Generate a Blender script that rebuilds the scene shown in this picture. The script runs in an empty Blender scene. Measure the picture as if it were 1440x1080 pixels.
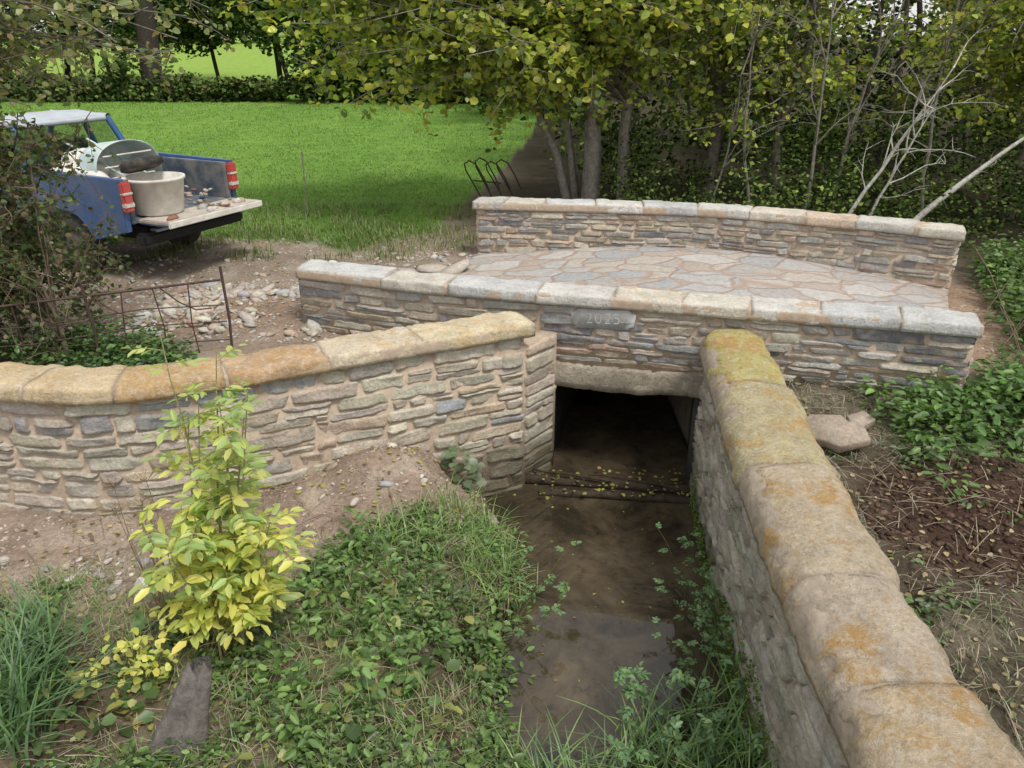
import bpy, math, random
import numpy as np
from mathutils import Vector, noise, Matrix
rng=np.random.default_rng(11); random.seed(11)
A=np.array
scene=bpy.context.scene
def link(o,parent=None):
    scene.collection.objects.link(o)
    if parent is not None: o.parent=parent
    return o
def empty(name,loc=(0,0,0),rotz=0):
    e=bpy.data.objects.new(name,None); e.location=loc; e.rotation_euler=(0,0,rotz); e.empty_display_size=.2
    return link(e)
def mk(name,V,F,mat,C=None,parent=None,smooth=False):
    V=np.asarray(V,dtype=np.float32).reshape(-1,3)
    me=bpy.data.meshes.new(name)
    if isinstance(F,np.ndarray):
        idx=F.ravel().astype(np.int32); k=F.shape[1]; n=F.shape[0]; st=np.arange(n,dtype=np.int32)*k
    else:
        n=len(F); ln=A([len(f) for f in F]); st=np.concatenate([[0],np.cumsum(ln)[:-1]]).astype(np.int32)
        idx=A([i for f in F for i in f],dtype=np.int32)
    me.vertices.add(len(V)); me.vertices.foreach_set('co',V.ravel())
    me.loops.add(len(idx)); me.loops.foreach_set('vertex_index',idx)
    me.polygons.add(n); me.polygons.foreach_set('loop_start',st)
    me.update(calc_edges=True)
    if smooth: me.polygons.foreach_set('use_smooth',np.ones(n,dtype=bool))
    if C is not None:
        C=np.asarray(C,dtype=np.float32).reshape(-1,3)
        ca=me.color_attributes.new('Col','FLOAT_COLOR','POINT')
        ca.data.foreach_set('color',np.concatenate([C,np.ones((len(C),1),np.float32)],1).ravel())
    me.validate()
    me.materials.append(mat)
    o=bpy.data.objects.new(name,me)
    return link(o,parent)
class Acc:
    def __init__(s): s.V=[];s.F=[];s.C=[];s.n=0
    def add(s,V,F,C):
        V=np.asarray(V).reshape(-1,3); C=np.asarray(C)
        if C.ndim==1: C=np.tile(C,(len(V),1))
        s.V.append(V); s.C.append(C)
        if isinstance(F,np.ndarray): s.F.extend((F+s.n).tolist())
        else: s.F.extend([[i+s.n for i in f] for f in F])
        s.n+=len(V)
    def make(s,name,mat,parent=None,smooth=False):
        return mk(name,np.concatenate(s.V),s.F,mat,np.concatenate(s.C),parent,smooth)
def hsh(i,j,s):
    v=np.sin(i*127.1+j*311.7+s*74.7)*43758.5453
    return v-np.floor(v)
def vn(x,y,s=0):
    x=np.asarray(x,float);y=np.asarray(y,float)
    i=np.floor(x);j=np.floor(y);f=x-i;g=y-j
    f=f*f*(3-2*f);g=g*g*(3-2*g)
    return (hsh(i,j,s)*(1-f)+hsh(i+1,j,s)*f)*(1-g)+(hsh(i,j+1,s)*(1-f)+hsh(i+1,j+1,s)*f)*g
def fbm(x,y,s=0,o=4):
    r=0;a=.5
    for k in range(o): r=r+a*vn(x*2**k,y*2**k,s+k); a*=.5
    return r
def sst(a,b,x):
    t=np.clip((x-a)/(b-a),0,1); return t*t*(3-2*t)
# ------------------------------------------------ materials
class N:
    def __init__(s,name):
        s.m=bpy.data.materials.new(name); s.m.use_nodes=True; s.t=s.m.node_tree; s.n=s.t.nodes; s.l=s.t.links
        s.b=s.n['Principled BSDF']; s.out=s.n['Material Output']
        s.tc=s.n.new('ShaderNodeTexCoord')
    def noise(s,scale,detail=6,rough=.6,vec=None,dist=0):
        x=s.n.new('ShaderNodeTexNoise'); x.inputs['Scale'].default_value=scale; x.inputs['Detail'].default_value=detail
        x.inputs['Roughness'].default_value=rough; x.inputs['Distortion'].default_value=dist
        s.l.new(vec if vec else s.tc.outputs['Object'],x.inputs['Vector']); return x.outputs['Fac']
    def mr(s,v,a,b,c,d):
        x=s.n.new('ShaderNodeMapRange'); s.l.new(v,x.inputs[0])
        for i,q in enumerate((a,b,c,d)): x.inputs[i+1].default_value=q
        return x.outputs[0]
    def mix(s,f,a,b,mode='MIX'):
        x=s.n.new('ShaderNodeMix'); x.data_type='RGBA'; x.blend_type=mode
        for v,i in ((f,0),(a,6),(b,7)):
            if hasattr(v,'links'): s.l.new(v,x.inputs[i])
            elif i==0: x.inputs[0].default_value=v
            else: x.inputs[i].default_value=(*v,1)
        return x.outputs[2]
    def math(s,op,a,b=0):
        x=s.n.new('ShaderNodeMath'); x.operation=op
        for i,v in enumerate((a,b)):
            if hasattr(v,'links'): s.l.new(v,x.inputs[i])
            else: x.inputs[i].default_value=v
        return x.outputs[0]
    def attr(s):
        x=s.n.new('ShaderNodeAttribute'); x.attribute_name='Col'; return x.outputs['Color']
    def bump(s,h,strength=.5,dist=.01):
        x=s.n.new('ShaderNodeBump'); x.inputs['Strength'].default_value=strength; x.inputs['Distance'].default_value=dist
        s.l.new(h,x.inputs['Height']); s.l.new(x.outputs[0],s.b.inputs['Normal']); return x.outputs[0]
    def zfac(s,z0,z1):
        x=s.n.new('ShaderNodeSeparateXYZ'); s.l.new(s.tc.outputs['Object'],x.inputs[0]); return s.mr(x.outputs[2],z0,z1,1,0)
    def base(s,c,rough=.9,spec=.3,metal=0):
        if hasattr(c,'links'): s.l.new(c,s.b.inputs['Base Color'])
        else: s.b.inputs['Base Color'].default_value=(*c,1)
        s.b.inputs['Roughness'].default_value=rough; s.b.inputs['Specular IOR Level'].default_value=spec
        s.b.inputs['Metallic'].default_value=metal
def stone_mat(name,moss=0,lich=.35,lichcol=(.60,.55,.46),ochre=0,damp=True,bs=.9,bd=.03):
    k=N(name)
    a=k.attr()
    n1=k.noise(5,8,.65); n2=k.noise(38,8,.7); n3=k.noise(11,6,.7,dist=.6); n4=k.noise(150,3,.6)
    g=k.mr(n1,.3,.7,.80,1.2); g2=k.mr(n2,.3,.72,.72,1.3)
    c=k.mix(1,a,k.math('MULTIPLY',g,g2),'MULTIPLY')
    c=k.mix(k.mr(n3,.50,.62,0,lich),c,lichcol)
    if ochre:
        n5=k.noise(3.6,9,.75,dist=.5)
        c=k.mix(k.mr(n5,.50,.60,0,ochre),c,(.50,.30,.10))
        n7=k.noise(7,9,.8); c=k.mix(k.mr(n7,.56,.65,0,.55),c,(.20,.16,.115))
        n8=k.noise(22,7,.8,dist=.3); c=k.mix(k.mr(n8,.53,.62,0,.6),c,(.66,.61,.52))
        c=k.mix(k.mr(k.noise(55,5,.8),.58,.68,0,.5),c,(.24,.20,.15))
    if moss:
        n6=k.noise(4.5,7,.7)
        c=k.mix(k.mr(n6,.47,.6,0,moss),c,(.15,.16,.03))
    c=k.mix(k.mr(k.noise(23,6,.8),.61,.71,0,.45),c,(.11,.095,.075))
    if damp:
        z=k.math('ADD',k.zfac(-1.1,-.45),k.math('MULTIPLY',k.math('SUBTRACT',k.noise(2.5,5,.6),.5),1.6))
        c=k.mix(k.math('MINIMUM',k.math('MAXIMUM',k.math('MULTIPLY',z,k.zfac(-.8,-.4)),0),.7),c,(.085,.085,.045))
    k.base(c,.92,.2)
    h=k.math('ADD',k.math('MULTIPLY',n2,.7),k.math('ADD',k.math('MULTIPLY',n4,.18),k.math('MULTIPLY',n3,.6)))
    k.bump(h,bs,bd)
    return k.m
M_stone=stone_mat('rubble_stone')
M_stone_old=stone_mat('weathered_stone',moss=.2,lich=.3)
M_cop=stone_mat('pale_coping',lich=.5,lichcol=(.66,.64,.58),damp=False)
M_cop_o=stone_mat('ochre_coping',lich=.3,lichcol=(.66,.58,.43),ochre=.45,damp=False)
M_cop_r=stone_mat('ochre_lichen_coping',lich=.4,lichcol=(.58,.50,.40),ochre=.85,moss=0,damp=False,bs=1,bd=.045)
def simple(name,col,rough=.8,var=.25,scale=12,spec=.3,metal=0,bump=.3,bd=.005,dirt=None,dirtamt=.6):
    k=N(name); n=k.noise(scale,7,.65)
    c=k.mix(1,col,k.mr(n,.3,.7,1-var,1+var),'MULTIPLY')
    if dirt: c=k.mix(k.mr(k.noise(scale*.4,8,.7),.42,.62,0,dirtamt),c,dirt)
    k.base(c,rough,spec,metal)
    if bump: k.bump(k.noise(scale*3,6,.7),bump,bd)
    return k.m
M_mortar=simple('lime_mortar',(.47,.375,.285),.95,.2,20,.1,bump=.7,bd=.01)
M_mortar_old=simple('old_mortar',(.36,.30,.235),.95,.3,14,.1,bump=.8,bd=.015)
M_dark=simple('culvert_shade_stone',(.05,.045,.04),.95,.4,8)  # near-black stone: the shade inside the culvert is put into the colour
def leaf_mat(name,tr=.42):
    k=N(name); a=k.attr(); k.n.remove(k.b)
    d=k.n.new('ShaderNodeBsdfDiffuse'); k.l.new(a,d.inputs[0])
    if tr==0: k.l.new(d.outputs[0],k.out.inputs[0]); return k.m
    t=k.n.new('ShaderNodeBsdfTranslucent'); k.l.new(k.mix(1,a,(1.25,1.3,.7),'MULTIPLY'),t.inputs[0])
    m=k.n.new('ShaderNodeMixShader'); m.inputs[0].default_value=tr
    g=k.n.new('ShaderNodeBsdfGlossy'); g.inputs['Roughness'].default_value=.45; g.inputs[0].default_value=(1,1,1,1)
    m2=k.n.new('ShaderNodeMixShader'); m2.inputs[0].default_value=.035
    k.l.new(d.outputs[0],m.inputs[1]); k.l.new(t.outputs[0],m.inputs[2])
    k.l.new(m.outputs[0],m2.inputs[1]); k.l.new(g.outputs[0],m2.inputs[2]); k.l.new(m2.outputs[0],k.out.inputs[0])
    return k.m
M_leaf=leaf_mat('leaves'); M_grass=leaf_mat('grass_blades',.25); M_far=leaf_mat('distant_leaves',0)
k=N('bark'); a=k.attr(); c=k.mix(1,a,k.mr(k.noise(14,8,.7),.3,.7,.5,1.4),'MULTIPLY'); k.base(c,.95,.1); k.bump(k.noise(30,6,.7),.8,.02); M_bark=k.m
k=N('loose_stone'); a=k.attr(); c=k.mix(1,a,k.mr(k.noise(30,8,.7),.3,.7,.65,1.3),'MULTIPLY'); c=k.mix(k.mr(k.noise(6,6,.7),.45,.6,0,.3),c,(.33,.25,.18)); k.base(c,.95,.15); k.bump(k.noise(50,6,.7),.6,.01); M_loose=k.m
k=N('dark_soil'); a=k.attr(); c=k.mix(1,a,k.mr(k.noise(30,8,.7),.3,.7,.65,1.3),'MULTIPLY'); k.base(c,.97,.1); M_soil=k.m
# ground
k=N('ground_soil'); a=k.attr()
g=k.math('MULTIPLY',k.mr(k.noise(2.2,8,.7),.3,.7,.75,1.25),k.mr(k.noise(28,8,.75),.3,.7,.62,1.35))
c=k.mix(1,a,g,'MULTIPLY'); k.base(c,.97,.1)
k.bump(k.math('ADD',k.noise(18,8,.75),k.math('MULTIPLY',k.noise(90,4,.7),.4)),.9,.035); M_ground=k.m
# crazy paving
k=N('crazy_paving')
vm=k.n.new('ShaderNodeVectorMath'); vm.operation='MULTIPLY_ADD'
nz=k.n.new('ShaderNodeTexNoise'); nz.inputs['Scale'].default_value=3; k.l.new(k.tc.outputs['Object'],nz.inputs['Vector'])
k.l.new(nz.outputs['Color'],vm.inputs[0]); vm.inputs[1].default_value=(.3,.3,0); k.l.new(k.tc.outputs['Object'],vm.inputs[2])
mp=k.n.new('ShaderNodeMapping'); mp.inputs['Scale'].default_value=(2.1,3.0,0); mp.inputs['Rotation'].default_value=(0,0,.3); k.l.new(vm.outputs[0],mp.inputs['Vector'])
ve=k.n.new('ShaderNodeTexVoronoi'); ve.feature='DISTANCE_TO_EDGE'; ve.inputs['Scale'].default_value=1; k.l.new(mp.outputs[0],ve.inputs['Vector'])
vc=k.n.new('ShaderNodeTexVoronoi'); vc.inputs['Scale'].default_value=1; k.l.new(mp.outputs[0],vc.inputs['Vector'])
sp=k.n.new('ShaderNodeSeparateColor'); k.l.new(vc.outputs['Color'],sp.inputs[0])
r=k.n.new('ShaderNodeValToRGB'); r.color_ramp.interpolation='CONSTANT'
cols=[(0,(.42,.41,.40)),(.2,(.35,.36,.37)),(.38,(.45,.41,.36)),(.55,(.40,.345,.30)),(.7,(.48,.46,.43)),(.85,(.38,.36,.34))]
e=r.color_ramp.elements; e[0].position=0; e[0].color=(*cols[0][1],1); e[1].position=cols[1][0]; e[1].color=(*cols[1][1],1)
for p,q in cols[2:]:
    z=e.new(p); z.color=(*q,1)
k.l.new(sp.outputs[0],r.inputs[0])
c=k.mix(1,r.outputs[0],k.mr(k.noise(20,8,.7),.3,.7,.7,1.25),'MULTIPLY')
c=k.mix(k.mr(k.noise(5,7,.7),.48,.62,0,.5),c,(.43,.37,.32))
ed=k.mr(ve.outputs[0],.02,.05,0,1)
c=k.mix(ed,(.38,.29,.235),c); k.base(c,.8,.3)
k.bump(k.math('ADD',k.mr(ve.outputs[0],.015,.08,0,1),k.math('MULTIPLY',k.noise(25,6,.7),.6)),.8,.02); M_pave=k.m
# water
k=N('stream_water')
c=k.mix(k.mr(k.noise(1.7,8,.7,dist=.5),.38,.68,0,1),(.032,.026,.017),(.12,.092,.058)); c=k.mix(k.mr(k.noise(9,8,.8),.54,.66,0,.75),c,(.020,.016,.011))
k.base(c,.025,.45); k.bump(k.noise(5,3,.5),.05,.02); M_water=k.m

# ------------------------------------------------ terrain
YWX=[-9,-5.5,-4.3,-3.55,-2.86,-2.08,-.89,.1,.30,.37,8]
YWY=[7.5,5.75,5.25,5.05,4.97,5.21,5.79,6.22,6.35,9.0,9.0]
XSY=[0,2.5,3.4,3.74,4.67,5.4,5.84,6.3,10]; XSX=[.35,.25,.0,-.02,.12,0,-.13,.25,.25]
def Hh(x,y):
    x=np.asarray(x,float);y=np.asarray(y,float)
    yw=np.interp(x,YWX,YWY)
    front=1-sst(yw-.08,yw+.1,y)
    hi=.0+(fbm(x*.9,y*.9,3)-.47)*.09
    mnd=np.exp(-((x+3.0)/.9)**2-((y-7.7)/.6)**2)
    hi=hi+.13*mnd+.10*np.exp(-((x+2.2)/.4)**2-((y-7.9)/.5)**2)+mnd*(fbm(x*5,y*5,13)-.47)*.22
    hi=hi+sst(45,150,y)*2.2
    xs=np.interp(y,XSY,XSX)
    d=xs-x+(fbm(x*3,y*3,9)-.47)*.25
    lo=-1.30+.76*sst(-.35,.85,d)-.06*sst(.5,2,d)*sst(4.6,3.2,y)
    lo=lo+.24*np.exp(-((x+1.05)/.55)**2-((y-5.25)/.42)**2)+(fbm(x*2,y*2,5)-.47)*.14+(fbm(x*7,y*7,6)-.47)*.05*sst(5.3,4.3,y)
    lo=lo+.42*sst(3.7,2.8,y)*sst(.55,1.3,x)
    h=hi*(1-front)+lo*front
    xc=np.where(y<6.2,np.interp(y,[0,1.9,3.65,5.95],[1.44,1.5,1.6,1.83]),1.85)
    r=sst(xc-.1,xc+.12,x)
    hr=np.interp(y,[0,3,5.0,6.5,9],[-.45,-.32,-.12,.02,.02])+.12*sst(2.5,5,x)*(1-sst(6,8,y))+(fbm(x*1.5,y*1.5,8)-.47)*.2*(1-sst(6.2,7,y))+(fbm(x*6,y*6,28)-.47)*.08*(1-sst(6.2,7,y))
    hr=np.where(y>9,hi,hr*(1-sst(6.5,9,y))+hi*sst(6.5,9,y))
    return h*(1-r)+hr*r
gx=np.concatenate([-np.geomspace(400,6.3,46),np.arange(-6,6.01,.05),np.geomspace(6.3,400,46)])
gy=np.concatenate([-np.geomspace(200,1.2,20)+0.0,np.arange(-1,1.4,.3),np.arange(1.5,12,.05),np.geomspace(12.2,600,70)])
GX,GY=np.meshgrid(gx,gy)
GZ=Hh(GX,GY)
n0,n1=GX.shape
ii=np.arange(n0*n1).reshape(n0,n1)
F=np.stack([ii[:-1,:-1],ii[:-1,1:],ii[1:,1:],ii[1:,:-1]],-1).reshape(-1,4)
def lerp(a,b,t): return a*(1-t[...,None])+b*t[...,None]
def field_mask(x,y):
    yb=np.interp(x,[-9,-4.1,-2.4,-1.2,-.4,.6,3],[10.6,10.9,10.5,11.5,16,24,60])+(fbm(x*1.4,y*1.4,21)-.47)*1.3
    return sst(yb-.3,yb+.5,y)
def ye_edge(x): return np.interp(x,[-3.4,-2.2,-1.47,-.96,-.47,0,.2],[3.85,3.75,4.1,4.45,4.85,5.3,5.6])
def gcol(x,y):
    n=fbm(x*.8,y*.8,31); n2=fbm(x*4,y*4,33); n3=fbm(x*2.2,y*2.2,39)
    c=np.ones(x.shape+(3,))*A([.31,.245,.19])
    c=lerp(c,A([.42,.37,.31]),sst(.45,.65,n2)*.6)
    c=lerp(c,A([.32,.22,.155]),np.exp(-((x+3.0)/1.2)**2-((y-7.7)/.8)**2)*.8)
    fm=field_mask(x,y)
    gr=lerp(np.ones(x.shape+(3,))*A([.14,.27,.045]),A([.18,.31,.055]),sst(.35,.6,n))
    gr=lerp(gr,A([.17,.22,.07]),sst(13,10.5,y)*.5)  # straw tone by the track, with tree shade mixed into the colour
    gr=lerp(gr,A([.24,.36,.07]),sst(42,60,y))
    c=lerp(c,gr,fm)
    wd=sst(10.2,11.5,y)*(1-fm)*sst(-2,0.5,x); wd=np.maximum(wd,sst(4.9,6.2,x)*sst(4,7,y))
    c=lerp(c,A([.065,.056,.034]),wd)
    c=lerp(c,A([.38,.265,.19]),sst(3.2,3.9,x)*(1-sst(5.2,6.5,x))*sst(5.7,6.3,y)*(1-sst(8.4,9,y)))
    yw=np.interp(x,YWX,YWY); fr=(y<yw)&(x<1.6)
    ye=ye_edge(x)+(n2-.47)*.7
    dirt=lerp(np.ones(x.shape+(3,))*A([.35,.265,.205]),A([.45,.365,.29]),sst(.4,.6,n2))
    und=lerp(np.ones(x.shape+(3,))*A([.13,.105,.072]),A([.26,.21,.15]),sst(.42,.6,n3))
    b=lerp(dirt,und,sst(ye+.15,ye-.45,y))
    xs=np.interp(y,XSY,XSX)
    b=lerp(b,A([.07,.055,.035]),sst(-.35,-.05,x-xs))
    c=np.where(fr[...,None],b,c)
    rb=(y<6.1)&(x>1.6)
    rc=lerp(np.ones(x.shape+(3,))*A([.13,.11,.078]),A([.23,.195,.145]),sst(.4,.6,n2))
    rc=lerp(rc,A([.075,.045,.032]),np.exp(-((x-3.05)/.75)**4-((y-4.2)/.7)**4))
    c=np.where(rb[...,None],rc,c)
    return c
mk('ground',np.stack([GX,GY,GZ],-1),F,M_ground,gcol(GX,GY),smooth=True)
wx=np.linspace(-.9,1.75,30); wy=np.linspace(.5,9.2,80); WX,WY=np.meshgrid(wx,wy); jj=np.arange(WX.size).reshape(WX.shape)
mk('water',np.stack([WX,WY,WX*0-1.07],-1),np.stack([jj[:-1,:-1],jj[:-1,1:],jj[1:,1:],jj[1:,:-1]],-1).reshape(-1,4),M_water,smooth=True)

# ------------------------------------------------ paths and walls
class Path:
    def __init__(s,pts,smooth=True):
        P=A(pts,float)
        if smooth and len(P)>2:
            Q=np.vstack([2*P[0]-P[1],P,2*P[-1]-P[-2]]); out=[]
            for i in range(1,len(Q)-2):
                for t in np.linspace(0,1,14,endpoint=False):
                    p0,p1,p2,p3=Q[i-1:i+3]
                    out.append(.5*((2*p1)+(-p0+p2)*t+(2*p0-5*p1+4*p2-p3)*t*t+(-p0+3*p1-3*p2+p3)*t**3))
            out.append(P[-1]); P=A(out)
        s.P=P; s.S=np.concatenate([[0],np.cumsum(np.linalg.norm(np.diff(P,axis=0),axis=1))]); s.L=s.S[-1]
    def pos(s,d):
        d=np.asarray(d,float); x=np.interp(d,s.S,s.P[:,0]); y=np.interp(d,s.S,s.P[:,1])
        p=np.stack([x,y],-1)
        t0=(s.P[1]-s.P[0])/np.linalg.norm(s.P[1]-s.P[0]); t1=(s.P[-1]-s.P[-2])/np.linalg.norm(s.P[-1]-s.P[-2])
        p=p+np.minimum(d,0)[...,None]*t0+np.maximum(d-s.L,0)[...,None]*t1
        return p
    def nrm(s,d):
        t=s.pos(np.asarray(d)+.04)-s.pos(np.asarray(d)-.04); t/=np.linalg.norm(t,axis=-1,keepdims=True)
        return np.stack([t[...,1],-t[...,0]],-1)
    def off(s,o):
        return Path(s.P+s.nrm(s.S)*o,False)
    def rev(s): return Path(s.P[::-1],False)
    def s_at_x(s,x): 
        return float(np.interp(x,s.P[:,0],s.S))
MORT=A([.47,.375,.285])
def stone(acc,path,sa,sb,da,db,zt,col,dep,batter,R,rough=.012,mort=MORT):
    hw=(sb-sa)/2; hh=(db-da)/2; sm=(sa+sb)/2; dm=(da+db)/2
    nu=int(np.clip((sb-sa)/.03,8,20)); nv=8
    t=np.linspace(-1,1,nu); u=np.sign(t)*np.abs(t)**.75; t=np.linspace(-1,1,nv); v=np.sign(t)*np.abs(t)**.6
    U,Vv=np.meshgrid(u,v)
    cj=R.uniform(-1,1,(4,2))*A([min(.026,hw*.25),min(.015,hh*.30)])
    w=[(1-U)*(1-Vv)/4,(1+U)*(1-Vv)/4,(1+U)*(1+Vv)/4,(1-U)*(1+Vv)/4]
    ds=sum(w[i]*cj[i,0] for i in range(4)); dd=sum(w[i]*cj[i,1] for i in range(4))
    c=np.abs(U)**7*np.abs(Vv)**6
    S=sm+U*hw-U*c*min(.024,hw*.3)*R.uniform(.2,1.4)+ds; D=dm+Vv*hh-Vv*c*hh*.32*R.uniform(.2,1.4)+dd
    S=S+(vn(D*45,S*3,R.integers(99))-.5)*.022*np.abs(U); D=D+(vn(S*16,D*3,R.integers(99))-.5)*.022*np.abs(Vv)**2
    D=D+(vn(S*1.1,D*3,77)-.5)*.04*np.clip(D/.12,0,1)
    m=(np.clip(1-np.abs(U)**16,0,1)*np.clip(1-np.abs(Vv)**10,0,1))**.35
    sd=R.uniform(0,50)
    nz=(fbm(S*9+sd,D*16+sd,2,3)-.44)*2*rough*1.5+(vn(S*4+sd,D*55,7)-.5)*.009+(vn(S*40+sd,D*50,9)-.5)*.006
    h=dep*R.uniform(.35,1.25)*m+(nz+R.uniform(-.009,.009)*U+R.uniform(-.009,.009)*Vv)*m
    bd=(np.abs(U)>.999)|(np.abs(Vv)>.999); h=np.where(bd,-.008,h)
    p=path.pos(S)+path.nrm(S)*(h+batter*D)[...,None]
    P=np.concatenate([p,(zt(S)-D)[...,None]],-1).reshape(-1,3)
    C=np.ones(U.shape+(3,))*col*(.86+.28*fbm(S*6+sd,D*14,5,3))[...,None]
    sm_=np.clip(1-m*1.25,0,.8)+.65*sst(.53,.67,fbm(S*7+sd,D*12,15,3))
    C=lerp(C,mort*1.05,np.clip(sm_,0,.8)).reshape(-1,3)
    ids=np.arange(U.size).reshape(U.shape)
    Fq=np.stack([ids[:-1,:-1],ids[1:,:-1],ids[1:,1:],ids[:-1,1:]],-1).reshape(-1,4)
    acc.add(P,Fq,C)
def mkrows(D,a,b,seed):
    R=np.random.default_rng(seed); r=[0]
    while r[-1]<D: r.append(r[-1]+R.uniform(a,b))
    return r
def stones(acc,path,s0,s1,zt,D,pal,rows,seed,lmin=.22,lmax=.55,dep=.022,batter=0,zbot=None,d0=0,split=.35,rough=.010,mort=MORT,pw=None,gp=(.003,.008)):
    R=np.random.default_rng(seed)
    for i in range(len(rows)-1):
        da,db=rows[i],rows[i+1]
        if da<d0-.001: continue
        if da>D: break
        db=min(db,D+.03)
        s=s0
        while s<s1-.03:
            L=R.uniform(lmin,lmax)*(1 if R.random()>.25 else .45)
            e=s+L
            if s1-e<lmin*.6: e=s1
            sm=(s+e)/2
            def pick(dc):
                q=pal[R.choice(len(pal),p=pw)] if not callable(pal) else pal(sm,dc,R)
                return A(q)*R.uniform(.80,1.16)*(1+R.uniform(-.035,.035,3))
            g=R.uniform(*gp)
            if db-da>.07 and R.random()<split:
                mdl=da+(db-da)*R.uniform(.35,.65); 
                cut=s+(e-s)*R.uniform(.35,.65) if (e-s)>.42 and R.random()<.5 else None
                stone(acc,path,s+g,e-g,da+g*.8,mdl-g*.5,zt,pick(da),dep,batter,R,rough,mort)
                if cut:
                    stone(acc,path,s+g,cut-g,mdl+g*.5,db-g*.8,zt,pick(da),dep,batter,R,rough,mort)
                    stone(acc,path,cut+g,e-g,mdl+g*.5,db-g*.8,zt,pick(da),dep,batter,R,rough,mort)
                else: stone(acc,path,s+g,e-g,mdl+g*.5,db-g*.8,zt,pick(da),dep,batter,R,rough,mort)
            else: stone(acc,path,s+g,e-g,da+g*.8,db-g*.8,zt,pick(da),dep,batter,R,rough,mort)
            s=e
def body(name,path,s0,s1,zt,zb,thick,batter,mat,parent):
    n=max(2,int((s1-s0)/.12)); S=np.linspace(s0,s1,n); P=path.pos(S); Nn=path.nrm(S)
    T=zt(S)+0*S; B=zb(S)+0*S
    ft=P; fb=P+Nn*(batter*(T-B))[:,None]; bt=P-Nn*thick; bb=P-Nn*(thick)
    def z(p,h): return np.concatenate([p,h[:,None]],1)
    V=np.stack([z(fb,B),z(ft,T),z(bt,T),z(bb,B)],1).reshape(-1,3)
    F=[]
    for i in range(n-1):
        a=i*4;b=a+4
        for q in range(4):
            r=(q+1)%4; F.append([a+q,a+r,b+r,b+q])
    F.append([0,3,2,1]); e=(n-1)*4; F.append([e,e+1,e+2,e+3])
    return mk(name,V,F,mat,parent=parent)
PF=[(.5,-1),(.507,-.72),(.503,-.45),(.5,-.2),(.488,-.06),(.465,-.005),(.42,.015),(.32,.03),(.22,.045),(.11,.05),(0,.055)]
PFR=[(.5,-1),(.508,-.72),(.50,-.5),(.492,-.26),(.476,-.11),(.445,-.035),(.37,.005),(.25,.03),(.13,.045),(0,.05)]
PR=[(.5,-1),(.507,-.8),(.495,-.58),(.468,-.40),(.425,-.25),(.365,-.14),(.285,-.065),(.2,-.02),(.1,0),(0,.01)]
def cope_stone(acc,path,sa,sb,width,ztf,thick,prof,col,R,amp=.008,shrink=.02):
    n=max(6,int((sb-sa)/.035)); t=np.linspace(0,1,n)
    t=.5+.5*np.sign(t-.5)*(np.abs(t-.5)*2)**.8
    hp=prof; pts=[(x,z) for x,z in hp]+[(-x,z) for x,z in hp[-2::-1]]+[(-.25,-1),(.25,-1)]
    cx=A([p[0] for p in pts]); cz=A([p[1] for p in pts]); m=len(pts)
    L=sb-sa; ed=np.minimum(t,1-t)*L
    sc=1-shrink*np.exp(-(ed/.012)**1.2)
    wv=width*(1+R.uniform(-.03,.03)); off=R.uniform(-.01,.01); zo=R.uniform(-.005,.006); tl=R.uniform(-.006,.006); t2=R.uniform(-.012,.012)
    sd=R.uniform(0,60)
    T,K=np.meshgrid(t,np.arange(m),indexing='ij')
    skew=(R.uniform(-.03,.03)*cx*2)[None,:]
    S=sa+T*L+skew
    X=cx[None,:]*wv*sc[:,None]+off+t2*(T-.5)*2; Z=(cz[None,:]*thick)
    Z=Z-(1-sc[:,None])*thick*(1+np.minimum(cz,0)[None,:])*.8+zo+tl*(T-.5)*2*(cz[None,:]>-.9)
    def nz(a,b): return A([[noise.noise(Vector((S[i,j]*a+sd,X[i,j]*b,Z[i,j]*b))) for j in range(m)] for i in range(n)])
    nx=nz(5,6)*.8+.6*nz(15,17)+.4*nz(40,45)
    edge=(np.abs(cx)>.4)&(cz>-.4)
    chip=np.clip(nz(11,4)-.15,0,1)*edge[None,:]*amp*3.5
    X=X+np.sign(cx)[None,:]*(nx*amp*1.2*(np.abs(cx)>.3)[None,:]-chip); Z=Z+nx*amp*.8*(cz>-.6)[None,:]-chip*.8
    p=path.pos(S)+path.nrm(S)*X[...,None]
    P=np.concatenate([p,(ztf(S)+Z)[...,None]],-1).reshape(-1,3)
    F=[]
    for i in range(n-1):
        for j in range(m):
            F.append([i*m+j,(i+1)*m+j,(i+1)*m+(j+1)%m,i*m+(j+1)%m])
    F.append(list(range(m))); F.append([(n-1)*m+j for j in range(m)][::-1])
    C=np.ones((n,m,3))*col*(.82+.36*fbm(S*5+sd,X*8,3,3))[...,None]
    C=lerp(C,A([.40,.34,.27]),np.clip(.6*np.exp(-(ed/.02)**2),0,1)[:,None]+0*X)
    acc.add(P,F,C.reshape(-1,3))
def coping(name,path,s0,s1,width,ztf,thick,prof,lens,pal,seed,mat,parent,amp=.008,mort=M_mortar,jd=.006):
    R=np.random.default_rng(seed); acc=Acc(); s=s0; i=0
    wf=width if callable(width) else (lambda s:width)
    while s<s1-.05:
        L=lens[i%len(lens)]*R.uniform(.93,1.07); e=min(s+L,s1)
        if s1-e<.2: e=s1
        col=A(pal[i%len(pal)])*R.uniform(.94,1.08)
        cope_stone(acc,path,s+.003,e-.003,wf((s+e)/2),ztf,thick,prof,col,R,amp)
        s=e;i+=1
    acc.make(name,mat,parent,True)
    a2=Acc(); R2=np.random.default_rng(1)
    cope_stone(a2,path,s0+.02,s1-.02,wf((s0+s1)/2)-2*jd-.012,lambda q:ztf(q)-jd-.002,thick-.01,prof,MORT,R2,0.0)
    a2.make(name+'_joints',mort,parent,True)
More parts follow.
